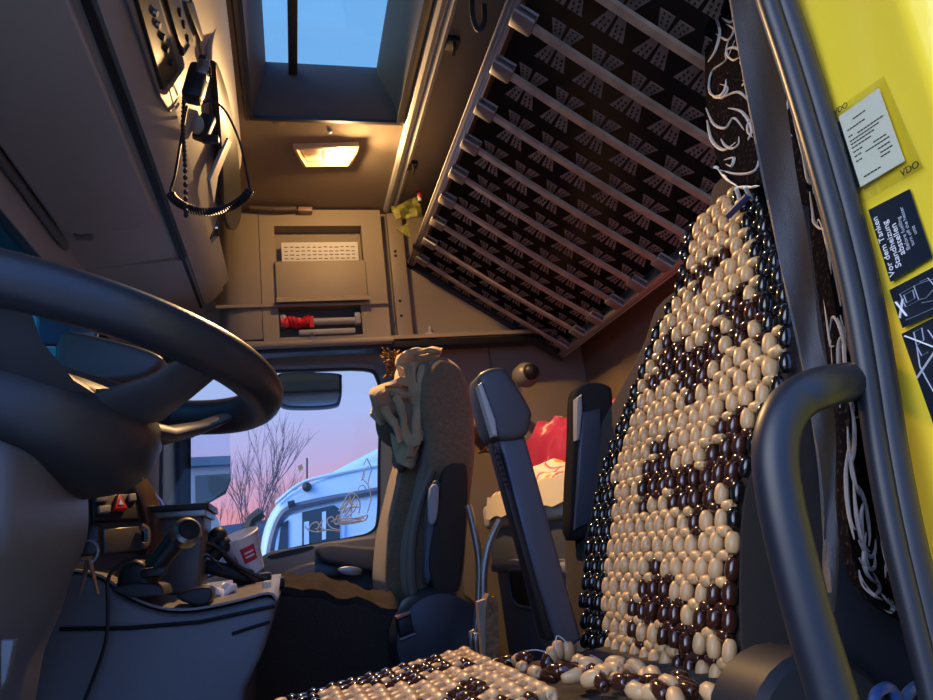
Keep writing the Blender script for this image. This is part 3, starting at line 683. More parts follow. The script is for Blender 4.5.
# ------------------------------------------------------------------ dashboard
da = thing('dashboard', 'dark dashboard with switches behind the steering wheel', 'dashboard', (-.6, 1.2, .3))
b = B(); b.prism([V((-.92, .40, .2)), V((-.92, .40, .70)), V((-.62, .40, .90)), V((-.42, .40, .86)), V((-.34, .40, .66)), V((-.36, .40, .2))], (0, 1.66, 0), bev=.02); b.build('body', blackm, da)
PD = at(115, 510, Y=1.12); nD = V((.7, -.6, .4)).normalized()
def dp(pts, k): return [onp(x, y, PD, nD)+nD*k for x, y in pts]
b = B(); b.prism(dp([(70, 470), (132, 468), (152, 500), (150, 560), (120, 590), (70, 590)], 0.0000), nD*-.10, bev=.008); b.build('switch_binnacle', mat('binnacle', (.05, .045, .04), .4), da)
b = B(); b.prism(dp([(92, 477), (124, 476), (126, 487), (92, 488)], 0.0050), nD*-.01, bev=.002); b.build('air_vent', black, da)
b = B(); b.prism(dp([(90, 497), (132, 496), (136, 522), (90, 523)], 0.0080), nD*-.01, bev=.003); b.build('switch_panel', black, da)
for q4 in (((92, 498), (103, 498), (103, 505), (92, 505)), ((124, 498), (131, 497), (132, 504), (125, 505)), ((94, 510), (106, 509), (106, 516), (94, 517))):
    b = B(); b.prism(dp(q4, 0.0120), nD*-.008, bev=.001); b.build('switch', mat('switch cap', (.30, .26, .2), .4), da)
b = B(); b.prism(dp([(107, 515), (112, 499), (121, 514)], 0.0170), nD*-.012, bev=.001); hzd = b.build('hazard_switch', hazard, da)
hzd['label'] = 'red triangular hazard switch'
b = B(); b.prism(dp([(111, 511), (112.5, 505), (116, 511)], 0.0180), nD*-.002); b.build('triangle_mark', white, hzd)
b = B(); b.prism(dp([(100, 531), (138, 528), (142, 552), (101, 556)], 0.0080), nD*-.012, bev=.003); b.build('ashtray', mat('ashtray lid', (.06, .05, .042), .3), da)
b = B(); b.tube(cr(dp([(134, 531), (140, 536), (140, 549), (135, 551)], 0.0150), 4, False), .005, 6); b.build('ashtray_handle', dchrome, da)
b = B(); wl1 = [(124, 472), (136, 474), (152, 498), (157, 520), (156, 560), (146, 566)]; wl2 = [(142, 560), (142, 525), (137, 505), (128, 488)]
b.prism(cr(dp(wl1+wl2, 0.0120), 3), nD*-.05, bev=.004); tr = b.build('wood_trim', wood, da); tr['label'] = 'curved walnut trim'
b = B(); b.prism(ats([(36, 312), (86, 312), (98, 330), (92, 344), (36, 345)], Y=1.32), (0, .02, 0), bev=.006); b.build('gauge_glass', mat('glossy gauge', (.05, .08, .12), .06), da)
b = B(); b.prism(cr(ats([(60, 332), (100, 336), (150, 350), (162, 362), (130, 380), (60, 376)], Y=1.16), 3), (0, .10, 0), bev=.012); b.build('gauge_hood', mat('hood', (.06, .055, .05), .45), da)

# ------------------------------------------------------------------ centre console
cn = thing('centre_console', 'blue grey centre console between the seats', 'console', (-.18, 1.2, 0))
Y0 = 1.02
b = B(); pts = [at(x, y, Y=Y0) for x, y in ((40, 600), (60, 573), (100, 580), (128, 600), (160, 612), (195, 613), (240, 604), (268, 597), (276, 603), (274, 616), (262, 655), (244, 690))]
pts_top = pts[1:9]
pts = cr(pts[:9], 2, False)+pts[9:]
pts += [V((-.09, Y0, .2)), V((-.10, Y0, .02)), V((-.34, Y0, .02))]
b.prism(pts, (0, .36, 0), bev=.008); b.build('body', grey, cn)
b = B(); pts = [at(x, y, Y=Y0-.003) for x, y in ((60, 629), (130, 628), (200, 622), (275, 606))]; b.tube(pts, .003, 6); b.build('seam', black, cn)
b = B(); b.tube(cr(ats([(232, 634), (250, 628), (270, 622)], Y=Y0-.002), 4, False), .0025, 6); b.build('slot', black, cn)
ztop = at(268, 597, Y=Y0).z
edge = cr(pts_top, 3, False); b = B(); b.sheet([[p+V((0, .002+.40*k/4, .0035+max(0, .652-p.z)*(k/4)**.8)) for k in range(5)] for p in edge], .003); b.build('top_tray', mat('console top', (.20, .18, .165), .4), cn)
# storage bin / cup holder
bn = thing('waste_bin', 'dark square bin with a flat black lid standing on the centre console', 'bin', tuple(at(180, 590, Y=1.16)))
b = B(); b.prism(ats([(152, 512), (204, 514), (199, 590), (172, 596), (150, 588)], Y=1.16), (0, .11, 0), bev=.006); b.build('body', mat('bin plastic', (.06, .06, .065), .38), bn)
b = B(); b.prism(ats([(150, 509), (206, 507), (206, 516), (150, 519)], Y=1.15), (0, .13, 0), bev=.003); b.build('rim', dchrome, bn)
b = B(); b.prism(ats([(146, 506), (208, 502), (209, 509), (147, 513)], Y=1.145), (0, .14, 0), bev=.003); b.build('lid', black, bn)
b = B(); b.prism(ats([(147, 507), (146, 494), (152, 491), (160, 500), (163, 507)], Y=1.2), (0, .03, 0), bev=.003); tag(b.build('blue_packet', bluep), 'blue plastic packet standing behind the bin lid', 'packet')
# gear selector
gs = thing('gear_selector', 'black gear selector joystick on the centre console', 'gear selector', tuple(at(150, 596, Y=1.03)))
b = B(); b.prism(cr(ats([(112, 590), (128, 584), (155, 584), (162, 590), (160, 596), (130, 597)], Y=1.0), 3), (0, .09, 0), bev=.004); b.build('base', blackm, gs)
b = B(); b.prism(cr(ats([(118, 590), (118, 572), (126, 562), (138, 560), (147, 568), (150, 590)], Y=1.01), 3), (0, .06, 0), bev=.012); b.build('boot', black, gs)
b = B(); b.tube(cr(ats([(146, 578), (160, 560), (172, 545), (186, 530)], Y=1.03), 4, False), [.018, .016, .015, .0145, .014, .014, .014, .0145, .015, .0155, .016, .017, .017], 12); b.build('lever', black, gs)
b = B(); q1, q2 = at(181, 536, Y=1.03), at(188, 527, Y=1.03); ax = V((.45, -.8, .35)).normalized(); pc = at(187, 532, Y=1.015); b.lathe(pc, ax, [(-.01, .012), (-.01, .019), (.004, .019), (.008, .015), (.008, .002)], 20); b.build('knob_ring', dchrome, gs)
b = B(); b.lathe(pc+ax*.0082, ax, [(0, .0145), (.002, .013), (.003, .002)], 20); b.build('knob_cap', black, gs)
b = B(); b.box(at(154, 572, Y=1.0), (.03, .02, .012), bev=.004); b.build('collar', black, gs)
# phone, trays and cables on the console
b = B(); b.prism(cr(ats([(176, 598), (186, 590), (209, 587), (211, 600), (198, 606)], Y=1.02), 3), (0, .05, 0), bev=.004); tag(b.build('glasses_case', black), 'flat black case on the console edge in front of the bin', 'case')
b = B(); p = at(216, 592, Y=1.12); b.ell(p, (.016, .014, .012)); b.ell(p+V((.016, 0, .004)), (.012, .012, .01)); tag(b.wobble(.012, 60, 3).build('paper_tissue', white), 'crumpled white tissue on the console beside the black case', 'tissue')
b = B(); b.box(at(267, 588, Y=1.10), (.012, .014, .02), bev=.003); tag(b.build('plastic_stopper', mat('cream plastic', (.7, .62, .45), .4)), 'small cream stopper on the far corner of the console', 'cap')
b = B(); b.box(at(228, 571, Y=1.26), (.085, .05, .022), bev=.005, rot=Matrix.Rotation(.35, 3, 'Y')); tag(b.build('phone_charger', black), 'black plug adapter lying between the bin and the paper cup', 'charger')
for i, (a, c_) in enumerate((((206, 548), (218, 536)), ((212, 556), (222, 545)))):
    b = B(); b.tube(ats([a, c_], Y=1.24), .014, 10); b.ell(at(*c_, Y=1.24), (.015, .015, .015)); tag(b.build('plug', black), ('upper black charger plug beside the bin', 'lower black charger plug beside the bin')[i], 'plug')
for i, l_ in enumerate(([(221, 546), (228, 560), (240, 570), (256, 582)], [(203, 543), (214, 546), (226, 556), (238, 566), (252, 574), (266, 580)], [(202, 560), (208, 556), (216, 563), (224, 570)])):
    b = B(); b.tube(cr(ats(l_, Y=1.23-.02*i), 5, False), .0045-.001*i, 6); tag(b.build('charging_cable', black), ('thick black cable trailing from the lower plug past the cup', 'black cable running from the bin along the console to the cup', 'short black cable looping beside the bin')[i], 'cable')
b = B(); b.tube(cr(ats([(150, 556), (135, 558), (118, 566), (108, 580), (108, 610), (106, 640), (96, 672), (85, 700), (80, 720)], Y=.99), 6, False), .0024, 6); tag(b.build('thin_cable', black), 'thin black cable hanging down the front of the centre console', 'cable')
# paper cup
cpA, cpB = at(259, 577, Y=1.28), at(244, 548, Y=1.28)
pc_ = thing('paper_cup', 'tilted white paper cup with a red square logo behind the console', 'cup', tuple((cpA+cpB)/2))
ax = (cpB-cpA).normalized(); ax = V((-.28, -.25, .93)).normalized(); base = at(250, 572, Y=1.28)
b = B(); b.lathe(base, ax, [(0, .002), (0, .024), (.062, .034), (.064, .036), (.066, .034), (.060, .0325), (.004, .022), (.004, .002)], 28); b.build('cup_body', white, pc_)
u0 = V((0, -1, 0)); u0 = (u0-ax*u0.dot(ax)).normalized(); s0 = ax.cross(u0)
def cuppt(h, a, k=.0006): r = .024+.01*h/.062+k; return base+ax*h+u0*(r*math.cos(a))+s0*(r*math.sin(a))
sg = 1 if s0.x > 0 else -1
b = B(); b.sheet([[cuppt(.022+.026*i/4, sg*(.0+.8*j/6-.05)) for j in range(7)] for i in range(5)], .0006); b.build('logo_square', redcup, pc_)
for hh in (.030, .037):
    b = B(); b.sheet([[cuppt(hh+.003*i, sg*(.1+.5*j/4), .0014) for j in range(5)] for i in range(2)], .0004); b.build('logo_line', white, pc_)
b = B(); b.sheet([[cuppt(.028+.012*i, sg*(-.42+.05*j)) for j in range(2)] for i in range(2)], .0005); b.build('small_mark', redcup, pc_)
b = B(); b.box(at(270, 584, Y=1.34), (.05, .05, .02), bev=.006); b.box(base-ax*.014, (.06, .06, .02), bev=.006); tag(b.build('cup_holder', black), 'dark cup holder carrying the tilted paper cup', 'cup holder')

# ------------------------------------------------------------------ passenger seat
ps = thing('passenger_chair', 'dark brown passenger seat in front of the passenger door', 'seat', (.15, 1.75, 0))
b = B(); b.prism(cr(ats([(238, 640), (262, 606), (285, 592), (330, 594), (375, 602), (402, 612), (412, 625), (412, 680), (380, 720), (250, 720)], Y=1.5), 4), (0, .46, 0), bev=.035, seg=4); b.build('cushion', dfab, ps)
b = B(); g = []
for i in range(13):
    t = i/12; x, y = 268+t*132, 597-10*math.sin(PI*min(1, t*1.4))+t*14
    p = at(x, y, Y=1.5); g.append([V((p.x, 1.50+.44*k/8, p.z+.012+.012*math.sin(k*1.2+i*.9)*.5+.006*math.sin(i*1.7)+(-.02 if k in (0, 8) else 0))) for k in range(9)])
b.sheet(g, .014); b.build('cushion_cover', mat('seat cover', (.042, .035, .031), .7, bump=.8, bscale=40, var=.2, vscale=30, spec=0), ps)
b = B(); b.prism(cr(ats([(425, 372), (440, 354), (462, 366), (474, 400), (477, 450), (470, 520), (464, 585), (450, 604), (420, 604), (408, 588), (408, 540), (420, 490), (428, 440), (420, 400)], Y=1.52), 4), (0, .42, 0), bev=.06, seg=6); b.build('backrest', bfab, ps)
b = B(); b.prism(cr(ats([(408, 452), (424, 430), (430, 470), (428, 560), (420, 606), (400, 606), (386, 590), (388, 540), (396, 500)], Y=1.62), 4), (0, .28, 0), bev=.03, seg=4); b.build('side_bolster', bfab, ps)
b = B(); b.prism(cr(ats([(445, 470), (460, 463), (468, 470), (467, 520), (463, 570), (455, 596), (440, 598), (432, 580), (430, 555), (436, 520)], Y=1.46), 4), (0, .05, 0), bev=.018, seg=3); b.build('folded_armrest', mat('armrest fabric', (.06, .045, .034), .85, bump=.3, spec=0), ps)
b = B(); b.prism(cr(ats([(430, 486), (442, 484), (442, 530), (432, 580), (424, 578), (426, 530)], Y=1.47), 3), (0, .03, 0), bev=.008); b.build('recliner_cover', mat('blue grey plastic', (.05, .06, .08), .4), ps)
b = B(); b.prism(cr(ats([(430, 488), (439, 487), (437, 520), (429, 522)], Y=1.455), 3), (0, .02, 0), bev=.004); b.build('side_clip', lgrey, ps)
b = B(); b.tube(cr(ats([(432, 470), (420, 500), (412, 540), (411, 580), (416, 606)], Y=1.50), 5, False), .010, 8); b.build('piping', mat('piping', (.16, .12, .09), .6), ps)
b = B(); pc = at(440, 640, Y=1.47); b.lathe(pc, (0, -1, 0), [(-.06, .10), (0, .10), (.018, .088), (.024, .06), (.024, .01)], 32); b.build('pivot_cover', mat('pivot plastic', (.03, .033, .04), .4), ps)
b = B(); b.prism([V((-.05, 1.52, .02)), V((.3, 1.52, .02)), V((.3, 1.52, .42)), V((-.05, 1.52, .42))], (0, .40, 0), bev=.02); b.build('pedestal', blackm, ps)
bk_ = thing('seat_buckle', 'dark seat belt buckle beside the passenger seat cushion', 'buckle', tuple(at(406, 628, Y=1.45)))
b = B(); b.prism(ats([(397, 620), (411, 614), (414, 632), (400, 638)], Y=1.44), (0, .03, 0), bev=.005); b.build('body', black, bk_)
b = B(); b.prism(ats([(396, 617), (410, 611), (411, 614), (397, 620)], Y=1.438), (0, .03, 0), bev=.002); b.build('release_button', mat('pink red button', (.5, .16, .12), .4), bk_)
b = B(); b.tube(ats([(400, 640), (416, 634), (414, 625)], Y=1.445), .003, 6); b.build('wire_frame', dchrome, bk_)
b = B(); g = [[at(x-4, y, Y=1.98), at(x+4, y-2, Y=1.98)] for x, y in ((404, 460), (398, 485), (392, 505), (386, 530))]; b.sheet(g, .003); tag(b.build('passenger_belt', mat('blue grey belt', (.05, .08, .13), .5)), 'blue grey seat belt strap between the door and the passenger backrest', 'seat belt')
# jacket over the headrest
jk = thing('khaki_jacket', 'crumpled khaki jacket draped over the passenger headrest', 'jacket', tuple(at(410, 400, Y=1.6)))
def cloth(pts, Y, th, amp, sc0, seed, name, m, par, bev=.03):
    b = B(); b.prism(cr(ats(pts, Y=Y), 4), (0, th, 0), bev=bev, seg=3)
    bmesh.ops.triangulate(b.bm, faces=b.bm.faces[:]); bmesh.ops.subdivide_edges(b.bm, edges=[e for e in b.bm.edges if e.calc_length() > .03], cuts=2, use_grid_fill=False)
    bmesh.ops.triangulate(b.bm, faces=b.bm.faces[:])
    b.wobble(amp, sc0, seed); return b.build(name, m, par, sharp=180)
cloth([(402, 352), (420, 346), (442, 348), (444, 364), (424, 374), (420, 400), (424, 440), (412, 470), (400, 450), (404, 400)], 1.56, .16, .035, 14, 2, 'body', khaki, jk)
cloth([(372, 396), (380, 384), (396, 378), (412, 376), (420, 390), (414, 410), (398, 412), (380, 412)], 1.56, .12, .03, 18, 5, 'sleeve', khaki, jk)
cloth([(376, 408), (396, 410), (412, 412), (414, 440), (406, 462), (392, 440), (382, 424)], 1.60, .10, .03, 20, 9, 'lining', mat('jacket lining', (.13, .09, .06), .8, bump=.6, bscale=60), jk)
for pts in ([(376, 400), (384, 394), (398, 392), (412, 396)], [(382, 408), (392, 420), (402, 440)], [(406, 366), (410, 384), (412, 404)], [(415, 362), (413, 384), (416, 420), (414, 446)], [(396, 398), (402, 416), (408, 436), (410, 456)], [(404, 356), (414, 352), (424, 350), (440, 352)], [(386, 386), (398, 382), (410, 384)], [(424, 366), (418, 400), (418, 440)]):
    b = B(); b.tube(cr(ats(pts, Y=1.545), 5, False), .009, 7); b.wobble(.010, 40, 4).build('fold', khaki, jk)
b = B()
for k in range(60):
    p = at(392+R.uniform(-5, 6), 366+R.uniform(-12, 12), Y=1.75); d = V((R.uniform(-1, 1), R.uniform(-1, 1), R.uniform(-.6, 1))).normalized(); b.tube([p, p+d*.025], [.004, .002], 4)
fp_ = b.build('fur_trim', brownc); tag(fp_, 'tuft of dark brown fur beside the khaki jacket', 'fur')

# ------------------------------------------------------------------ lower bunk and bedding
bu_ = thing('lower_bunk', 'lower bunk bed base with pale mattress edge along the rear wall', 'bunk', (.76, 1.3, .3))
b = B(); b.prism([V((.55, .86, .70)), V((.55, 2.08, .70)), V((.98, 2.08, .72)), V((.98, .86, .72))], (0, 0, .07), bev=.015); b.build('mattress', mat('mattress ticking', (.62, .56, .48), .85, bump=.3), bu_)
b = B(); b.prism([V((.56, .86, .60)), V((.56, 2.08, .60)), V((.97, 2.08, .60)), V((.97, .86, .60))], (0, 0, .10), bev=.01); b.build('bed_base', mat('bed base', (.09, .10, .12), .6), bu_)
def bedding(name, x0, x1, y0, y1, zf, th, m, label, cat, seed, amp):
    b = B(); nx, ny = 18, 30; g = []
    for i in range(nx+1):
        row = []
        for j in range(ny+1):
            u, v_ = i/nx, j/ny; x = x0+(x1-x0)*u; y = y0+(y1-y0)*v_
            ed = min(u, 1-u, v_, 1-v_)*6; e = min(1, max(0, ed)); e = math.sin(e*PI/2)
            h_ = zf(u, v_)*e+amp*e*(noise.noise(V((x*9, y*9, seed)))+.5*noise.noise(V((x*22, y*22, seed))))
            row.append(V((x, y, .775+.003+max(0, h_))))
        g.append(row)
    b.sheet(g, -th); return tag(b.build(name, m), label, cat)
bedding('pink_quilt', .615, .965, .9, 2.07, lambda u, v_: .155+.0*u+.02*math.sin(v_*9), .012, quilt, 'rumpled pink quilt piled at the back of the lower bunk', 'quilt', 3, .05)
bedding('floral_blanket', .553, .66, 1.15, 2.05, lambda u, v_: .025+.02*u+.010*math.sin(v_*14), .012, floral, 'cream blanket with orange flowers on the front edge of the lower bunk', 'blanket', 8, .03)
b = B(); g = [[V((.552-.004*k, 1.22+.04*j, .79-.02*k+.004*math.sin(j*1.9))) for j in range(21)] for k in range(4)]; b.sheet(g, .006); tag(b.build('folded_sheet', mat('cream sheet', (.78, .68, .5), .8, bump=.4, bscale=60)), 'cream folded sheet hanging over the mattress edge', 'sheet')
b = B()
for k in range(5): b.ell(at(482+k*4, 428+7*(k % 3)+k*2, Y=1.95), (.035, .05, .03), rot=Matrix.Rotation(k, 3, 'Z'))
tag(b.wobble(.03, 24, 2).build('brown_scarf', brownc), 'bunched brown scarf on the bed behind the passenger seat', 'scarf')
sb = thing('storage_box', 'grey under-bunk storage locker with a recessed handle', 'locker', (.62, 1.6, .2))
def bx_(pts, X): return [at(x, y, X=X) for x, y in pts]
b = B(); b.prism([V((.50, 1.18, .12)), V((.50, 1.80, .12)), V((.50, 1.84, .60)), V((.50, 1.18, .60))], (.30, 0, 0), bev=.02, seg=3); b.build('body', mat('locker plastic', (.17, .185, .21), .5, bump=.2), sb)
b = B(); b.prism([V((.493, 1.16, .59)), V((.493, 1.86, .59)), V((.493, 1.86, .615)), V((.493, 1.16, .615))], (.32, 0, 0), bev=.01); b.build('lid', mat('locker lid', (.2, .215, .24), .5), sb)
hx = .496
hp = cr(bx_([(510, 572), (530, 571), (545, 574), (546, 600), (534, 608), (514, 602)], hx), 4)
b = B(); b.prism(hp, (.006, 0, 0)); b.build('handle_recess', black, sb)
b = B(); b.tube(hp, .005, 6, closed=True); b.build('handle_rim', mat('locker rim', (.13, .14, .16), .45), sb)
# bent tubes and boards
for i, (l_, Y_) in enumerate((([(468, 505), (474, 530), (479, 560), (479, 596), (476, 630), (472, 662)], 1.38), ([(500, 520), (490, 542), (484, 570), (483, 600), (480, 635), (477, 662)], 1.34))):
    q_ = ats(l_, Y=Y_); q_.append(V((q_[-1].x-.01, Y_, .0)))
    b = B(); b.tube(cr(q_, 5, False), .0075, 10); tag(b.build('bent_tube', dchrome), ('left one of two bent metal tubes beside the passenger seat', 'right one of two bent metal tubes, curving toward the locker')[i], 'tube')
bd_ = thing('cork_board', 'upright pale board with a cork edge beside the metal tubes', 'board', tuple(at(488, 650, Y=1.3)))
b = B(); b.prism(ats([(478, 602), (489, 598)], Y=1.30)+[V((at(489, 664, Y=1.3).x, 1.3, 0)), V((at(476, 664, Y=1.3).x, 1.3, 0))], (0, .02, 0)); b.build('board', boardm, bd_)
b = B(); b.prism(cr(ats([(487, 599), (492, 597), (498, 604), (498, 664), (487, 664)], Y=1.295), 2), (0, .03, 0)); b.build('cork_edge', cork, bd_)
rl = thing('reading_lamp', 'round black swivel reading lamp above the bed on the rear wall', 'reading lamp', tuple(at(525, 376, Y=2.0)))
p = at(526, 375, Y=2.02)
b = B(); b.lathe(p, (.2, -1, -.1), [(-.05, .02), (-.03, .034), (0, .040), (.02, .036), (.03, .025)], 20); b.build('housing', mat('lamp housing', (.16, .14, .12), .4), rl)
b = B(); b.ell(p+V((.006, -.03, .002)), (.026, .026, .026), seg=18, rings=12); b.build('ball', black, rl)
b = B(); b.tube([p+V((-.02, .03, -.04)), p+V((-.035, .06, -.045)), p+V((-.035, .15, -.045))], .014, 8); b.build('stem', lgrey, rl)

# ------------------------------------------------------------------ upper bunk, folded up on its rear edge
ub = thing('upper_bunk', 'raised upper bunk showing its slatted underside and rubber slat pads', 'bunk', (.65, 1.3, 1.25))
XA, ZA, XB, ZB = .412, 1.566, .888, 1.232
sd = V((XB-XA, 0, ZB-ZA)); SL = sd.length; sd.normalize(); un = V((sd.z, 0, -sd.x)).normalized()      # un: down, towards the cab
if un.z > 0: un = -un
def bp(s, y, k=0): return V((XA, y, ZA))+sd*s+un*k
def beam(b, s0, s1, y0, y1, k0, k1, mi=0, bev=.003): b.hexa([bp(s0, y0, k0), bp(s1, y0, k0), bp(s1, y1, k0), bp(s0, y1, k0), bp(s0, y0, k1), bp(s1, y0, k1), bp(s1, y1, k1), bp(s0, y1, k1)], mi, bev)
b = B(); beam(b, .01, SL-.01, .50, 2.09, -.075, -.05); b.build('mattress', matun, ub)
for nm_, s0 in (('front_rail', -.012), ('rear_rail', SL-.014)):
    b = B(); beam(b, s0, s0+.026, .50, 2.10, -.05, .006); r_ = b.build(nm_, railm, ub)
    for k in range(3):
        b = B(); beam(b, s0+.003+.008*k, s0+.0055+.008*k, .50, 2.10, .006, .010, bev=0); b.build('rail_rib', railm, r_)
b = B(); beam(b, -.012, SL+.012, 2.10, 2.125, -.06, .012); b.build('end_board', blackm, ub)
b = B(); beam(b, .10, .30, 2.126, 2.135, -.04, .01); b.build('end_bracket', lgrey, ub)
b = B(); beam(b, -.016, .016, 2.085, 2.13, -.05, .012, bev=.006); b.build('corner_cap', black, ub)
b = B(); beam(b, -.014, .018, 1.935, 1.97, -.02, .013, bev=.004); b.build('corner_cap', black, ub)
# one pad: four flared paddles with holes, one mesh, copied
def pad_mesh():
    b = B()
    for sx in (-1, 1):
        for sy in (-1, 1):
            g = []
            for i in range(6):
                t = i/5; d = .008+.042*t; hw = .006+.006*t; cen = V((sx*(.009+.009*t), sy*d, -.004*(t**1.6)))
                g.append([cen+V((-hw*1.15, 0, 0)), cen+V((0, 0, .0005)), cen+V((hw*1.15, 0, 0))])
            b.sheet(g, .0018)
            for i in range(3):
                for j in (-1, 1):
                    t = .45+.22*i; c = V((sx*(.009+.009*t)+j*.0048, sy*(.008+.042*t), -.004*(t**1.6)-.0006)); b.box(c, (.0032, .0036, .0046), 1)
    b.box((0, 0, 0), (.034, .016, .004), 0, .001)
    return b
pad0 = pad_mesh().build('slat_pad', [padm, padh], None)
for v_ in pad0.data.vertices: v_.co += pad0.location
pad0.location = (0, 0, 0)
zr = Matrix((sd, V((0, -1, 0)), -un)).transposed()
ys = [.571+.132*i for i in range(12)]
for i, y in enumerate(ys):
    b = B(); pts = [bp(.012+(SL-.024)*k/14, y, .004+.006*math.sin(PI*k/14)) for k in range(15)]
    rings = [[p+V((0, -.0095, 0))-un*.003, p+V((0, .0095, 0))-un*.003, p+V((0, .008, 0))+un*.004, p+V((0, -.008, 0))+un*.004] for p in pts]
    b.loft(rings); b.build('slat', slatm, ub)
    for s_ in (.03, SL-.03):
        b = B(); beam(b, s_-.022, s_+.022, y-.017, y+.017, -.004, .015, bev=.004); h_ = b.build('slat_holder', padm, ub)
        b = B(); b.tube([bp(s_-.02, y-.02, .012), bp(s_+.02, y-.02, .012), bp(s_+.02, y-.022, -.002), bp(s_-.02, y-.022, -.002)], .003, 6, closed=True); b.build('clip', lgrey, h_)
    for k in range(6):
        s_ = .085+.083*k
        if k == 0 and i == 0: o = pad0
        else: o = pad0.copy(); COL.objects.link(o)
        o.parent = ub
        M4 = zr.to_4x4(); M4.translation = bp(s_+(.02 if i % 2 else 0), y+.012, -.008+.006*math.sin(PI*s_/SL))-ub.location
        o.matrix_local = M4

# ------------------------------------------------------------------ driver's seat
A = math.radians(18)
SP = V((.42, 0, .52)); sn = V((-math.cos(A), 0, math.sin(A))); su = V((math.sin(A), 0, math.cos(A)))
def sp(px, py, k=0): return onp(px, py, SP+sn*k, sn)
def spp(pts, k=0): return [sp(x, y, k) for x, y in pts]
ds = thing('driver_chair', 'dark driver seat with a beaded cover on its backrest', 'seat', (.4, .75, 0))
b = B(); b.prism(cr(spp([(590, 665), (570, 625), (561, 575), (563, 515), (580, 455), (608, 402), (638, 345), (654, 302), (684, 274), (700, 235), (708, 185), (735, 165), (766, 200), (786, 330), (808, 400), (826, 520), (838, 620), (835, 690), (740, 720), (640, 690)], 0), 4), -sn*.10, bev=.03, seg=4); b.build('backrest', dfab, ds, sharp=60)
b = B(); b.prism(cr(spp([(742, 700), (733, 640), (732, 560), (738, 490), (760, 432), (788, 392), (808, 384), (820, 420), (832, 500), (848, 600), (856, 700), (800, 760)], .035), 4), -sn*.10, bev=.03, seg=4); b.build('side_bolster', mat('bolster fabric', (.007, .009, .014), .85, bump=.4, bscale=700, sheen=.06, spec=0), ds, sharp=60)
b = B(); b.prism(cr(spp([(704, -50), (703, 30), (703, 90), (709, 140), (720, 172), (737, 186), (760, 184), (790, 200), (815, 190), (800, 60), (780, -50)], .03), 4), -sn*.07, bev=.022, seg=4); hr = b.build('headrest', scroll, ds, sharp=60); hr['label'] = 'headrest wrapped in dark fabric with white scroll print'
b = B(); e_ = cr(spp([(716, 166), (722, 174), (738, 187), (758, 186)], .034), 5, False); b.tube(e_, .0016, 6); b.wobble(.004, 150, 1).build('lace_edge', decal, hr)
hl = [[(712, 10), (720, 30), (716, 50), (708, 62)], [(716, 34), (728, 40), (734, 30), (726, 24)], [(735, 40), (726, 60), (712, 72), (710, 92), (722, 98), (728, 88), (720, 84)], [(722, 98), (738, 92), (748, 100)], [(706, 108), (714, 124), (726, 128), (734, 118), (744, 130)],
      [(707, 120), (712, 140), (724, 150), (736, 142)], [(724, 160), (734, 158), (732, 166), (726, 164)], [(720, 170), (738, 174), (756, 170), (760, 150)], [(728, 108), (742, 112), (752, 128), (748, 140)], [(738, 8), (732, 22), (722, 18)], [(760, 20), (772, 40), (766, 60), (778, 80)], [(772, 40), (786, 46), (790, 60)], [(775, 90), (786, 110), (780, 124), (792, 136)], [(740, 62), (748, 78), (742, 86)]]
for k in range(16):
    x, y = R.uniform(714, 790), R.uniform(8, 168); a_ = R.uniform(0, 6.28); da = R.choice((-1, 1))*.35; l_ = []
    for i in range(6): l_.append((min(800, max(708, x)), min(182, max(2, y)))); x += 5.5*math.cos(a_); y += 7*math.sin(a_); a_ += da*(1+.5*i)
    if not (l_[0][0] < 722 and l_[0][1] > 140): hl.append(l_)
for l_ in hl:
    P = cr(spp(l_, .0305), 6, False); n_ = len(P); b = B(); b.tube(P, [.0006+.0024*math.sin(PI*(k+.6)/(n_+.2)) for k in range(n_)], 6, flat=.6); b.build('scroll_motif', embr, hr)
b = B(); b.prism([V((-.06, .50, .44)), V((.40, .50, .44)), V((.46, .50, .52)), V((.30, .50, .515)), V((-.06, .50, .52))], (0, .48, 0), bev=.02, seg=3); b.build('cushion', mat('cushion fabric', (.085, .075, .068), .9, bump=.5, bscale=900, var=.3, vscale=60, spec=0), ds)
b = B(); b.box((.2, .74, .23), (.40, .36, .42), bev=.03); b.build('pedestal', blackm, ds)
# near pivot cover
b = B(); pc = at(826, 744, Y=.47); b.lathe(pc, (0, -1, 0), [(-.05, .06), (0, .06), (.006, .054), (.008, .035), (.008, .01)], 28); b.build('pivot_cover', mat('pivot blue', (.010, .012, .017), .5, spec=.2), ds)
# raised armrests
ya = .985
arm = mat('armrest plastic', (.055, .062, .08), .38)
b = B(); b.prism(ats([(497, 432), (526, 436), (583, 640), (560, 655), (548, 640)], Y=ya), (0, .05, 0), bev=.008); a1 = b.build('armrest', arm, ds)
a1['label'] = 'raised armrest with a thick padded cap, nearer the camera'
b = B(); b.prism(cr(ats([(479, 378), (486, 369), (500, 366), (510, 372), (532, 408), (532, 420), (528, 434), (512, 440), (494, 436), (484, 408)], Y=ya-.01), 3), (0, .075, 0), bev=.012, seg=3); b.build('padded_cap', mat('armrest cap', (.05, .05, .055), .5), a1)
b = B(); b.prism(ats([(492, 442), (500, 450), (555, 640), (546, 640)], Y=ya-.008), (0, .03, 0), bev=.004); b.build('edge_strip', black, a1)
b = B(); b.prism(ats([(478, 385), (482, 382), (496, 420), (498, 436), (493, 436)], Y=ya-.016), (0, .02, 0), bev=.003); b.build('cap_slot', lgrey, a1)
b = B()
for k in range(7): b.box(at(497+k*1.6, 452+k*5.5, Y=ya-.012), (.006, .006, .004))
b.build('grip_teeth', black, a1)
yb = 1.12
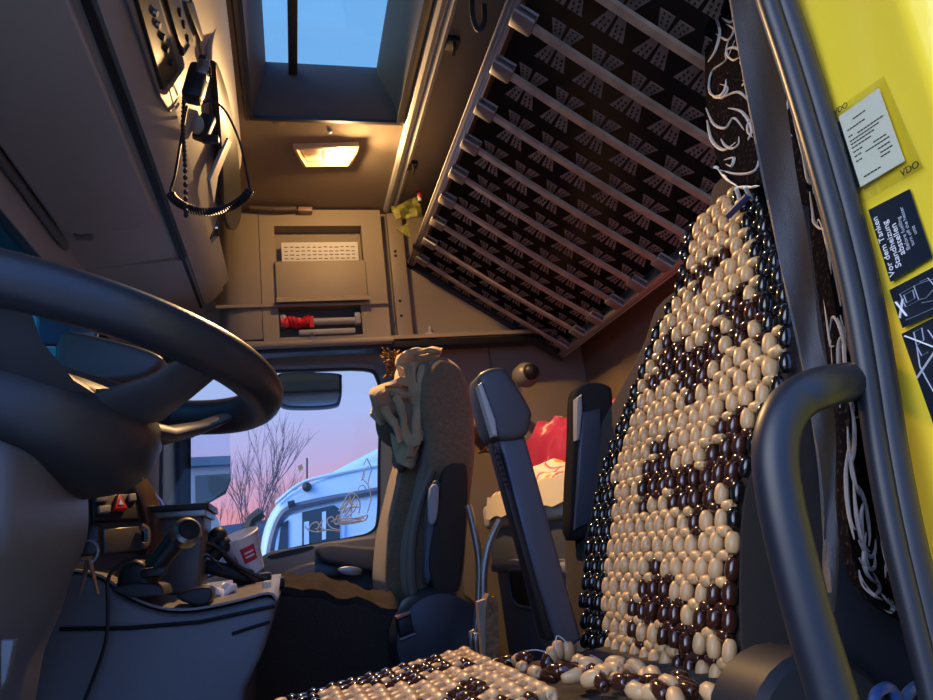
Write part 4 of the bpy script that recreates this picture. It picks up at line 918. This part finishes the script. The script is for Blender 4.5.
b = B(); b.prism(cr(ats([(576, 398), (580, 386), (592, 381), (608, 384), (614, 394), (613, 440), (608, 520), (575, 540), (572, 500), (575, 440)], Y=yb), 3), (0, .05, 0), bev=.010, seg=3); a2 = b.build('armrest', mat('armrest fabric dark', (.03, .028, .027), .85, bump=.4, spec=0), ds)
a2['label'] = 'second raised armrest with a fabric rim, behind the first'
b = B(); b.prism(ats([(583, 412), (601, 408), (602, 440), (598, 520), (575, 530), (580, 440)], Y=yb-.006), (0, .02, 0), bev=.004); b.build('inner_face', arm, a2)
b = B(); b.prism(ats([(577, 398), (582, 394), (583, 410), (580, 440), (577, 440)], Y=yb-.008), (0, .02, 0), bev=.003); b.build('edge_slot', lgrey, a2)

# ------------------------------------------------------------------ beads
def bead_mesh(b, c, ax, L_, r, mi):
    """barrel shaped bead with a threading hole"""
    ax = ax.normalized(); u = ax.orthogonal().normalized(); w_ = ax.cross(u); n = 8
    pr = [(-.40, .18), (-.5, .42), (-.44, .68), (-.24, .94), (0, 1.0), (.24, .94), (.44, .68), (.5, .42), (.40, .18)]
    b.loft([[c+ax*(h_*L_)+u*(r*q*math.cos(t))+w_*(r*q*math.sin(t)) for t in (2*PI*k/n for k in range(n))] for h_, q in pr], mi)
def bead_set(root, items, m3, nmax=100, stuff_name='bead_rows'):
    """items: (centre, axis, length, radius, material index); the largest in view become parts of their own"""
    off = root.location
    items = sorted(items, key=lambda it: (it[0]-CAM).length/it[3])
    protos = {}
    for it in items[:nmax]:
        key = it[4]
        if key not in protos:
            b = B(); bead_mesh(b, V((0, 0, 0)), V((0, 0, 1)), 1.0, .5, 0)
            o = b.build('bead', m3[key], None, sharp=180); me = o.data
            for v in me.vertices: v.co.z -= .5       # origin back to the centre
            o.location = (0, 0, 0); protos[key] = o
        else:
            o = protos[key].copy(); COL.objects.link(o)
        o.parent = root
        q = it[1].normalized().to_track_quat('Z', 'Y')
        o.matrix_local = Matrix.Translation(it[0]-off) @ q.to_matrix().to_4x4() @ Matrix.Diagonal((it[3]*2, it[3]*2, it[2], 1))
    if len(items) > nmax:
        b = B()
        for c, ax, L_, r, mi in items[nmax:]: bead_mesh(b, c, ax, L_, r, mi)
        o = b.build(stuff_name, m3, root, sharp=180); o['kind'] = 'stuff'
M3 = [beadt, beadb, beadk]
bc = thing('beaded_backrest_cover', 'woven tan, brown and black wooden bead cover on the driver backrest', 'bead cover', tuple(SP+V((0, .75, 0))))
LE = spp([(592, 652), (588, 600), (596, 540), (606, 480), (628, 420), (650, 368), (664, 325), (683, 300), (690, 255), (698, 212), (712, 184)], .004)
RE = spp([(742, 720), (737, 650), (737, 580), (744, 490), (770, 420), (792, 372), (793, 320), (784, 268), (772, 230), (764, 200), (752, 184)], .004)
def sval(p): return (p-SP).dot(su)
def interp(E_, s):
    for a, c_ in zip(E_, E_[1:]):
        if sval(a) <= s <= sval(c_):
            t = (s-sval(a))/max(1e-9, sval(c_)-sval(a)); return a.y+(c_.y-a.y)*t
    return E_[0].y if s < sval(E_[0]) else E_[-1].y
ROW = .0265; s = sval(RE[0])+.006; items = []; irow = 0
smax = min(sval(LE[-1]), sval(RE[-1]))+.012
CW = .0268
def pt(y, s, k): return SP+V((0, y, 0))+su*s+sn*k
nb = 0
while s < smax:
    yl, yr = interp(LE, s), interp(RE, s); cols = max(4, round((yl-yr)/CW)); ymid = .5*(yl+yr); t = s/smax
    for j in range(cols+1):
        y = yl+(yr-yl)*j/cols; c = (y-(.765+.06*t))/CW
        fromL, fromR = j, cols-j
        bl = 3 if t < .35 else 2 if t < .6 else 1
        br_ = 0 if t < .25 else 1 if t < .6 else 2
        def colour(cc, rr):
            if fromL < bl or fromR < br_: return 2
            if fromL < bl+1 and t < .75: return 0
            ph = (rr-.9*abs(((cc+3) % 6)-3)) % 6.2
            if t > .82: return 1 if (rr % 9) < 2.2 and abs(cc) < 3 else 0
            return 1 if ph < 2.7 and abs(cc) < 5 and noise.noise(V((cc*.5, rr*.5, 3))) > -.45 else 0
        jit = lambda a: R.uniform(-a, a)
        items.append((pt(y+jit(.0015), s+jit(.0015), .012+jit(.0015)), su+V((0, jit(.2), 0)), .0240*R.uniform(.92, 1.04), .0082*R.uniform(.93, 1.07), colour(c, irow)))
        if j < cols:
            y2 = y+(yr-yl)/cols*.5
            items.append((pt(y2+jit(.0015), s+ROW*.5+jit(.0012), .012+jit(.0015)), V((0, 1, 0))+su*jit(.14), .0215*R.uniform(.9, 1.04), .0068*R.uniform(.93, 1.07), colour(c+.5, irow+.4)))
    s += ROW; irow += 1
bead_set(bc, items, M3)
b = B(); b.tube([sp(728, 216, .03), sp(748, 196, .03)], .0045, 8); b.build('blue_tie', mat('blue tie', (.02, .035, .12), .5), bc)
for a_, c_ in (((736, 188), (742, 205)), ((745, 187), (752, 200))):
    b = B(); b.tube([sp(*a_, .04), sp(*c_, .02)], .0025, 6); b.build('white_thread', decal, bc)

# seat mat of beads
sm_ = thing('beaded_seat_mat', 'bead mat of tan and brown wooden beads lying on the driver cushion', 'bead mat', (.12, .8, .52))
O0 = V((.205, .955, .529)); ea = V((-.80, -.50, 0)).normalized(); eb = V((.02, -1, 0)).normalized()
items = []
for i in range(11):
    for j in range(13):
        c = O0+ea*(.0255*i)+eb*(.0255*j)
        if c.y < .50: continue
        dk = 1 if (abs((i-4)) + (j % 7)) % 7 in (2, 3, 4) and i > 1 else 0
        if i > 8: dk = 2
        elif (i+j) % 9 in (4, 5) and i > 0: dk = 1
        jz = lambda a: R.uniform(-a, a)
        items.append((c+V((jz(.001), jz(.001), .0095+jz(.001))), eb+V((0, 0, jz(.1))), .0235, .0092, dk))
        items.append((c+ea*.0127+V((0, 0, .009+jz(.001))), ea+V((0, 0, jz(.1))), .0205, .0078, dk if R.random() > .2 else 0))
bead_set(sm_, items, M3)
# loose torn strings
ls = thing('loose_bead_strings', 'torn strings of loose wooden beads heaped where the cushion meets the backrest', 'beads', (.33, .8, .52))
items = []
for l_, n_ in (([(492, 668), (510, 662), (524, 668), (540, 676), (560, 680), (580, 678)], 12), ([(575, 668), (592, 676), (612, 680), (640, 684), (672, 690), (712, 700)], 13), ([(600, 688), (640, 694), (690, 702)], 7), ([(590, 672), (620, 670), (650, 680), (690, 688)], 10)):
    P = cr([at(x, y, Z=.536) for x, y in l_], 8, False)
    for k in range(n_):
        i = int((len(P)-2)*k/(n_-1)); d = (P[i+1]-P[i]).normalized()
        items.append((P[i]+V((R.uniform(-.006, .006), R.uniform(-.006, .006), R.uniform(.0, .008))), d+V((R.uniform(-.5, .5), R.uniform(-.5, .5), R.uniform(-.3, .3))), .023, .0078, 1 if R.random() < .5 else 0))
for x, y in ((558, 650), (568, 651), (552, 656), (575, 664)):
    items.append((at(x, y, Y=.9), V((.1, 0, 1)), .022, .009, 0))
items.append((at(548, 662, Y=.9), V((.4, .2, .8)), .024, .0095, 1))
bead_set(ls, items, M3)
for l_ in ([(556, 648), (557, 636), (566, 642), (568, 650)], [(522, 652), (535, 650), (545, 652)], [(510, 668), (516, 655), (524, 665), (530, 655)], [(590, 655), (600, 660), (612, 672)], [(536, 688), (540, 682), (545, 692)]):
    b = B(); b.tube(cr(ats(l_, Y=.86), 5, False), .0009, 5); b.build('thread', mat('nylon thread', (.5, .48, .45), .4), ls)

# ------------------------------------------------------------------ door pillar, seal, stickers
b = B(); pl_ = [(.415, .41), (.411, .316), (.405, .306), (.405, .296), (.414, .284), (.43, .1), (.50, .1), (.50, .40), (.46, .415)]
b.prism([V((x, y, .1)) for x, y in pl_], (0, 0, 1.3)); pil = struct(b.build('trim_5', yellow))
pil['label'] = 'yellow painted door pillar'
sl = thing('door_seal', 'black rubber seal running down the yellow door pillar', 'seal', (.39, .38, .4))
cen = [(700, -330), (728, -200), (755, -90), (770, -30), (777, 0), (800, 70), (824, 150), (846, 230), (862, 300), (874, 370), (886, 450), (901, 530), (922, 620), (944, 710), (950, 740)]
for dx, r_ in ((-9, .0075), (6, .010)):
    b = B(); b.tube(cr([at(x+dx, y, Y=.385) for x, y in cen], 5, False), r_, 10); b.build('seal_lip', rubber, sl)
b = B(); b.tube(cr([at(x-17, y, Y=.40) for x, y in cen[:9]], 5, False), .0035, 6); b.build('trim_edge', mat('brown edge', (.16, .12, .08), .7), sl)
nX = (-1, 0, 0); JP = V((.4105, .36, .9))
def jp(px, py, k=0): return at(px, py, X=.4105-k)
def sticker(name, label, quad, m, k, cat='sticker', th=.0006):
    q = [jp(x, y, k) for x, y in quad]; b = B(); b.prism(q, (-th, 0, 0)); o = b.build(name, m); tag(o, label, cat); o.location.x = o.location.x; return o, q
def onq(q, u, v_): return q[0].lerp(q[1], u).lerp(q[3].lerp(q[2], u), v_)   # q: top-left, top-right, bottom-right, bottom-left
tg = thing('tachograph_plate', 'white printed calibration label under clear film on the yellow pillar', 'label', tuple(jp(872, 140)))
def subquad(name, quad, m, k, par, th=.0005):
    q = [jp(x, y, k) for x, y in quad]; b = B(); b.prism(q, (-th, 0, 0)); return b.build(name, m, par), q
def jpath(name, lines, r, m, k, par):
    b = B()
    for l_ in lines: b.tube([jp(x, y, k) for x, y in l_], r, 4, flat=.4)
    return b.build(name, m, par)
subquad('backing_edge', [(833, 124), (840, 121), (861, 186), (854, 190)], stick, .0008, tg)
_, wq = subquad('paper_label', [(839, 117), (879, 88), (905, 161), (861, 187)], paperb, .0014, tg)
ex, ey = wq[1]-wq[0], wq[0]-wq[3]
b = B()
for (v0, u0, u1) in ((.14, .30, .62), (.235, .10, .55), (.32, .08, .20), (.34, .30, .92), (.385, .08, .80), (.43, .08, .66), (.48, .08, .56), (.54, .08, .32), (.57, .55, .86), (.60, .08, .26), (.62, .34, .90), (.67, .08, .24), (.68, .60, .88), (.74, .62, .90), (.79, .60, .82), (.90, .14, .55)):
    n_ = max(2, int((u1-u0)/.07))
    for k in range(n_):
        a = u0+(u1-u0)*k/n_; e = a+(u1-u0)/n_*.78
        p4 = [onq(wq, a, v0), onq(wq, e, v0), onq(wq, e, v0+.016), onq(wq, a, v0+.016)]
        b.prism([p+V((-.0005, 0, 0)) for p in p4], (-.0003, 0, 0))
b.build('print_lines', ink, tg)
text('VDO', 'brand_print', tg, jp(835, 115.5, .001), jp(848, 107, .001)-jp(835, 115.5, .001), ey, .0062, ink)
text('VDO', 'brand_print', tg, jp(902, 177, .001), jp(921, 166, .001)-jp(902, 177, .001), ey, .0068, ink)
_, fq = subquad('clear_film', [(831, 113), (884, 76), (924, 168), (856, 207)], film, .0026, tg)
nl, q2 = sticker('warning_label', 'dark blue label with white lettering about refuelling, below the white label', [(869, 210), (910, 189), (933, 257), (891, 282)], stick, .0008)
up_ = (q2[0]-q2[3]); lf = (q2[0]-q2[1])
def vline(s_, u, v_, size, m=white): text(s_, 'lettering', nl, onq(q2, u, v_)+V((-.0008, 0, 0)), up_, lf, size, m)
vline('Vor dem Tanken', .17, .96, .0066); vline('Standheizung', .36, .90, .0066); vline('abstellen', .52, .78, .0066)
wgrey = mat('print grey', (.4, .42, .48), .6)
vline('Before fuelling', .65, .76, .0042, wgrey); vline('turn off the heater', .76, .74, .0038, wgrey); vline('unit', .88, .62, .004, wgrey)
s2, q3 = sticker('pictogram_label', 'dark label with a crossed white line drawing, below the lettered label', [(890, 290), (936, 266), (956, 305), (903, 328)], stick, .0008)
jpath('drawing', [[(900, 294), (914, 286), (919, 300), (906, 307), (900, 294)], [(904, 295), (913, 290), (915, 298), (907, 303), (904, 295)], [(914, 286), (924, 282), (933, 279)], [(918, 300), (926, 298), (933, 290)], [(920, 282), (928, 278), (934, 285)], [(922, 303), (932, 301), (940, 296)], [(906, 320), (918, 315), (934, 308)]], .0007, wgrey, .0016, s2)
jpath('cross', [[(896, 302), (907, 316)], [(903, 299), (900, 318)]], .0014, white, .002, s2)
s3, q4 = sticker('safety_label', 'large dark label with a white cross over a line figure, lowest on the yellow pillar', [(902, 334), (945, 312), (975, 400), (934, 424)], stick, .0008)
jpath('drawing', [[(914, 332), (922, 328), (924, 340), (917, 346), (922, 356), (928, 352)], [(917, 346), (920, 366), (926, 378)], [(926, 378), (934, 392), (940, 390)], [(914, 332), (917, 346)], [(928, 330), (935, 340), (941, 350)]], .0008, wgrey, .0016, s3)
jpath('cross', [[(905, 336), (936, 348)], [(917, 378), (936, 350)]], .0014, white, .002, s3)
# grab handle
gh = thing('grab_handle', 'thick black entry grab handle curving down from the door pillar', 'grab handle', tuple(at(800, 500, Y=.37)))
hp_ = cr([at(x, y, Y=.37 if x < 840 or y > 500 else .405 if x < 870 else .43) for x, y in ((884, 370), (856, 380), (824, 387), (796, 400), (780, 424), (775, 458), (781, 505), (796, 570), (812, 630), (830, 690), (846, 750))], 6, False)
b = B(); b.tube(hp_, .0135, 16); b.build('bar', tubeb, gh, sharp=180)
# seat belt
sbelt = thing('driver_seat_belt', 'grey driver seat belt strap hanging past the bead cover', 'seat belt', tuple(at(800, 300, Y=.46)))
Lb = [(700, -260), (712, -130), (722, -40), (729, 0), (744, 85), (760, 170), (774, 235), (786, 295), (798, 350), (808, 400), (818, 470), (823, 540), (829, 612)]
Rb = [(728, -260), (744, -130), (757, -40), (766, 0), (781, 85), (795, 170), (805, 235), (813, 295), (822, 350), (830, 400), (836, 470), (837, 540), (831, 612)]
g = [[at(a[0]+(c_[0]-a[0])*k/4, a[1]+(c_[1]-a[1])*k/4, Y=.435+.004*math.sin(i*.8+k)) for k in range(5)] for i, (a, c_) in enumerate(zip(cr([V((*p, 0)) for p in Lb], 3, False), cr([V((*p, 0)) for p in Rb], 3, False)))]
b = B(); b.sheet(g, .0022); b.build('strap', belt, sbelt, sharp=80)
# patterned curtain
Lc = [(768, 0), (785, 90), (806, 190), (818, 280), (832, 380), (838, 470), (846, 560), (866, 596), (905, 622)]
Rc = [(815, 0), (835, 90), (862, 190), (880, 280), (896, 380), (904, 470), (922, 560), (936, 600), (942, 622)]
La, Ra = cr([V((*p, 0)) for p in Lc], 4, False), cr([V((*p, 0)) for p in Rc], 4, False)
g = [[at(a[0]+(c_[0]-a[0])*k/10, a[1]+(c_[1]-a[1])*k/10, Y=.475+.014*math.sin(k*1.5+i*.12)+.01*noise.noise(V((k*.5, i*.3, 2)))) for k in range(11)] for i, (a, c_) in enumerate(zip(La, Ra))]
b = B(); b.sheet(g, .002); ct = b.build('curtain', scroll, sharp=80)
def cpt(u, v_):
    i = min(len(g)-2, int(v_*(len(g)-1))); j = min(9, int(u*10)); a, c_ = v_*(len(g)-1)-i, u*10-j
    return g[i][j].lerp(g[i][j+1], c_).lerp(g[i+1][j].lerp(g[i+1][j+1], c_), a)+V((-.006, -.010, 0))
for k in range(60):
    st_ = .55 if k % 3 else 1
    u, v_ = (R.uniform(.02, .28) if k % 3 else R.uniform(.2, .6)), R.uniform(.02, .97); a = R.uniform(0, 6.28); P = []; da = R.choice((-1, 1))*R.uniform(.25, .5)
    for i in range(9):
        P.append(cpt(min(.98, max(.01, u)), min(.99, max(.01, v_)))); u += .06*st_*math.cos(a); v_ += .016*math.sin(a); a += da*(.35+i*.14)
    P = cr(P, 3, False); n_ = len(P); b = B(); b.tube(P, [.0004+.0013*math.sin(PI*(i+.6)/(n_+.2)) for i in range(n_)], 6); b.build('scroll_motif', embg, ct)
tag(ct, 'dark curtain with white scroll print bunched behind the door pillar', 'curtain')
# hoses low beside the seat
for i, l_ in enumerate(([(874, 730), (874, 700), (880, 690), (890, 688), (897, 700), (900, 730)], [(902, 730), (905, 700), (914, 688), (926, 683), (940, 688)])):
    b = B(); b.tube(cr([at(x, y, Y=.42) for x, y in l_], 5, False), .0035, 8); tag(b.build('blue_hose', bluecable), ('left loop of blue hose low beside the door pillar', 'right loop of blue hose low beside the door pillar')[i], 'hose')
b = B(); b.ell(at(938, 700, Y=.40), (.006, .006, .012)); tag(b.build('green_clip', greensprig), 'small green clip beside the blue hoses', 'clip')

# ------------------------------------------------------------------ output look
vs = sc.view_settings; vs.view_transform = 'Standard'; vs.look = 'None'; vs.gamma = 1; vs.exposure = .15; vs.use_curve_mapping = False
cy = sc.cycles
cy.use_denoising = True; cy.max_bounces = 8; cy.transparent_max_bounces = 16; cy.sample_clamp_indirect = 4; cy.caustics_reflective = False; cy.caustics_refractive = False
